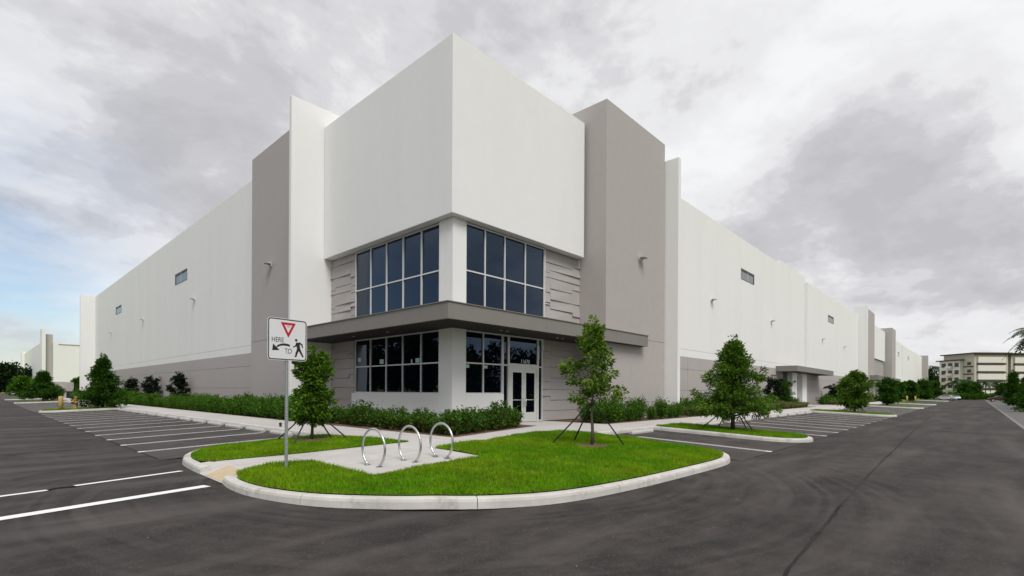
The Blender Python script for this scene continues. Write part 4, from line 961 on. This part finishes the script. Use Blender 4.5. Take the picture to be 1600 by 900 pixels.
slab_block(-5.5, 5.8, 0, 15.3); slab_block(7.3, 20, 0.5, 15.2); slab_block(21.5, 38, 0.5, 15.3)
AB('link_wall', 5.85, 7.25, 6, 14, -.2, 13.5)
for k in range(5): AB('window', 6.1, 7.0, 5.9, 6.0, 1.6 + k * 2.5, 3.0 + k * 2.5, m_=WINDK)
AB('wing_wall', -6.6, -5.55, 4.2, 12.5, -.2, 13.2); AB('roof', -7.4, -5.0, 3.6, 13.2, 13.25, 13.6, m_=APT_D)
for k in range(5):
    z = .5 + k * 2.55
    for y0, y1 in ((4.7, 6.3), (7.2, 8.9), (9.8, 11.6)):
        w = AB('window', -6.66, -6.6, y0, y1, z + .35, z + 1.8, m_=WINDK); AB('sill', -6.72, -6.6, y0 - .1, y1 + .1, z + .2, z + .34, p=w)
    for y0, y1 in ((6.9, 9.2),): AB('balcony', -7.5, -6.68, y0, y1, z - .1, z + .7)
    AB('side_band', -5.58, -5.5, .3, 4.1, z + .1, z + .5, m_=APT_D); AB('window', -5.56, -5.5, 1.2, 2.6, z + .8, z + 1.9, m_=WINDK)
# low hedge and palms before it
def palm(x, y, z0, h, fr, label, seed, lf=LF_PALM, nfr=16, group=None):
    rd = random.Random(seed); e = empty('palm_tree', (x, y, z0), label, 'palm', group); bend = rd.uniform(-.3, .3)
    V, F = tube([(0, 0, -.1), (bend * .3, 0, h * .4), (bend, 0, h)], [.16, .12, .09], 8); lpoly('trunk', V, F, BARK, e)
    VV, FF = [], []; top = Vector((bend, 0, h))
    for k in range(nfr):
        a = k * 2.4 + rd.uniform(-.2, .2); el = rd.uniform(-.3, 1.0); d = Vector((math.cos(a), math.sin(a), 0)); s = Vector((-d.y, d.x, 0)); prev = None
        for j in range(9):
            t = j / 8; p = top + d * fr * t * math.cos(el * .6) + Vector((0, 0, fr * (t * math.sin(el) - .75 * t * t)))
            if prev is not None:
                for sg_ in (-1, 1):
                    w = fr * .26 * math.sin(math.pi * (.12 + .8 * t)); i = len(VV); q = p.lerp(prev, .5)
                    VV += [tuple(prev), tuple(prev.lerp(p, .55)), tuple(q + s * sg_ * w + d * w * .5 - Vector((0, 0, w * .45)))]; FF.append((i, i + 1, i + 2))
                    i = len(VV); q2 = prev.lerp(p, .9); VV += [tuple(prev.lerp(p, .5)), tuple(p), tuple(q2 + s * sg_ * w + d * w * .5 - Vector((0, 0, w * .45)))]; FF.append((i, i + 1, i + 2))
            prev = p
    lpoly('crown', VV, FF, lf, e)
pl_ = ((209, 5.2, 5.6), (211.5, 2.9, 6.0), (213.5, .6, 5.2), (216.5, -2.2, 5.4), (218.5, -4.6, 5.6))
pn = ('leftmost', 'second from the left', 'middle', 'fourth from the left', 'rightmost')
for i, (x, y, h) in enumerate(pl_): palm(x, y, 0, h, 2.9, 'palm tree in front of the apartment block, %s of five' % pn[i], 200 + i)
palm(300, 13.8, 0, 14.0, 4.0, 'tall palm rising behind the far dark trees', 210)
palm(89.3, -5.7, 0, 9.6, 3.3, 'feathery palm crown at the right picture edge', 211, leafm('grey_palm_leaves', (.05, .08, .04), (.12, .15, .09), .25), 22)
lg = 'clipped dark shrub in the hedge before the apartment block'
for k in range(22):
    t = k / 21; tag(link('shrub', FARH[k % 3], None, (199 + 15 * t, 6.2 - 17.5 * t, 0), random.uniform(0, 6), (1.5, 1.5, 1.75)), lg, 'shrub', 'hedge before the apartment block')
for i, (x, y) in enumerate(((204, 2.6), (206.5, .2), (208, -6))):
    tree('round_tree', x, y, 0, 5.0, 2.3, .5, lambda t: .9 * (1 - .4 * t * t), 22, 26, .7, .5, .25, LF_DARK, BARKD, .1, ('dark bushy tree at the left foot of the apartment block', 'dark bushy tree near the middle of the apartment block', 'dark bushy tree at the right of the apartment block')[i], 230 + i, .4, sub=6)

# ------------------------------------------------------------------ second warehouse far left
w2 = empty('warehouse', (19.6, 243.8, 0), 'distant white warehouse with grey fin beyond the left facade', 'warehouse')
def B2(n, *a, m_=WHITE): return box(n, *a, m_, w2)
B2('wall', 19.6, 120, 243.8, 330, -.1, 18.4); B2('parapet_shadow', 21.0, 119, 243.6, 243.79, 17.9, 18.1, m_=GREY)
B2('fin_wall', 16.6, 17.6, 243.0, 250, -.1, 23.2); B2('fin_wall', 17.65, 19.55, 244.2, 250, -.1, 21.4, m_=GREY); B2('end_wall', 17.0, 19.55, 250.1, 345, -.1, 18.8); B2('end_fin', 16.0, 19.5, 338, 345, -.1, 19.6)
B2('window', 33.5, 35.5, 243.7, 243.79, 13.4, 14.8, m_=WINDK); B2('canopy', 30, 40, 242.0, 243.79, 5.2, 6.1, m_=GREY)
for i, (x, y, h, s) in enumerate(((22.5, 205, 5.2, 2.8), (27, 202, 5.0, 2.8), (8.6, 172, 4.6, 2.6), (11.5, 178, 3.6, 1.8))):
    tree('round_tree', x, y, 0, h, s, .5, lambda t: .95 * (1 - .4 * t * t), 24, 26, .8, .6, .28, LF_DARK if i < 2 else LF_HEDGE, BARKD, .12, ('dark rounded tree before the distant white warehouse', 'dark low tree by the far enclosure', 'bright green bush at the left picture edge', 'green bush left of the distant warehouse')[i], 240 + i, .4, sub=6)

# ------------------------------------------------------------------ woods round the site
def wood(name, line, h, depth, n, size, label):
    P = [np.array(p, float) for p in line]; L = [np.linalg.norm(P[i + 1] - P[i]) for i in range(len(P) - 1)]; T = sum(L); Cs = []
    cr = []
    s = 0.0
    while s < T:
        r = s; i = 0
        while i < len(L) - 1 and r > L[i]: r -= L[i]; i += 1
        p = P[i] + (P[i + 1] - P[i]) * min(1, r / L[i]); cr.append((p[0] + random.uniform(-1, 1) * depth, p[1] + random.uniform(-1, 1) * depth, h * random.uniform(.7, 1.05), random.uniform(2.4, 4.4))); s += 1.6
    per = n // len(cr); V0, D0 = [], []
    for x, y, hh, rad in cr:
        q = rng.normal(size=(per, 3)); q /= np.linalg.norm(q, axis=1, keepdims=True); q *= rng.uniform(.55, 1, (per, 1)); c = np.array([x, y, hh * .52]); V0.append(c + q * np.array([rad, rad, hh * .48])); D0.append(q + rng.normal(0, .5, (per, 3)))
    V, F = leaves(np.concatenate(V0), np.concatenate(D0), size, size * .6); o = link(name, fast_mesh(name, V, [F], LF_WOOD)); return tag(o, label, 'trees', kind='stuff')
wood('far_wood', [(-46, 5), (-44, 190)], 17, 3, 60000, 1.2, 'tall dark wood west of the lot, mirrored in the corner glass')
wood('far_wood', [(-30, 215), (6, 285), (18, 300)], 13.5, 3, 30000, 1.1, 'dark wood along the far left side of the site')
wood('far_wood', [(-40, -48), (60, -46), (190, -44)], 11, 3, 36000, 1.1, 'wood across the road on the right of the site')
wood('far_wood', [(268, 19), (300, 16), (309, 6), (330, -10)], 13, 2.5, 16000, 1.1, 'dark tree mass between warehouse and apartment block')

# loose grit along the lane edges
def grit(n):
    V, F = [], []
    for _ in range(n):
        if random.random() < .5: x, y = random.choice(outer); x -= random.uniform(.02, 2.4) * (1 if x < 7 else .2); y -= random.uniform(.02, 1.8) * (1 if x > 5 else .2)
        else: x, y = random.uniform(-1, 16), random.uniform(.5, 16)
        if x > 3.2 and y > 4.7: continue
        r = random.uniform(.004, .011); k = len(V); a = random.uniform(0, 6)
        V += [(x + math.cos(a + t) * r * random.uniform(.7, 1.2), y + math.sin(a + t) * r * random.uniform(.7, 1.2), .001) for t in (0, 1.57, 3.14, 4.7)] + [(x, y, r * 1.1)]
        F += [(k + i, k + (i + 1) % 4, k + 4) for i in range(4)]
    tag(poly_obj('grit', V, F, mat('grit_stone', (.26, .24, .22), .9, .2, .4, 3)), 'loose pale grit on the asphalt', 'grit', kind='stuff')
grit(150)
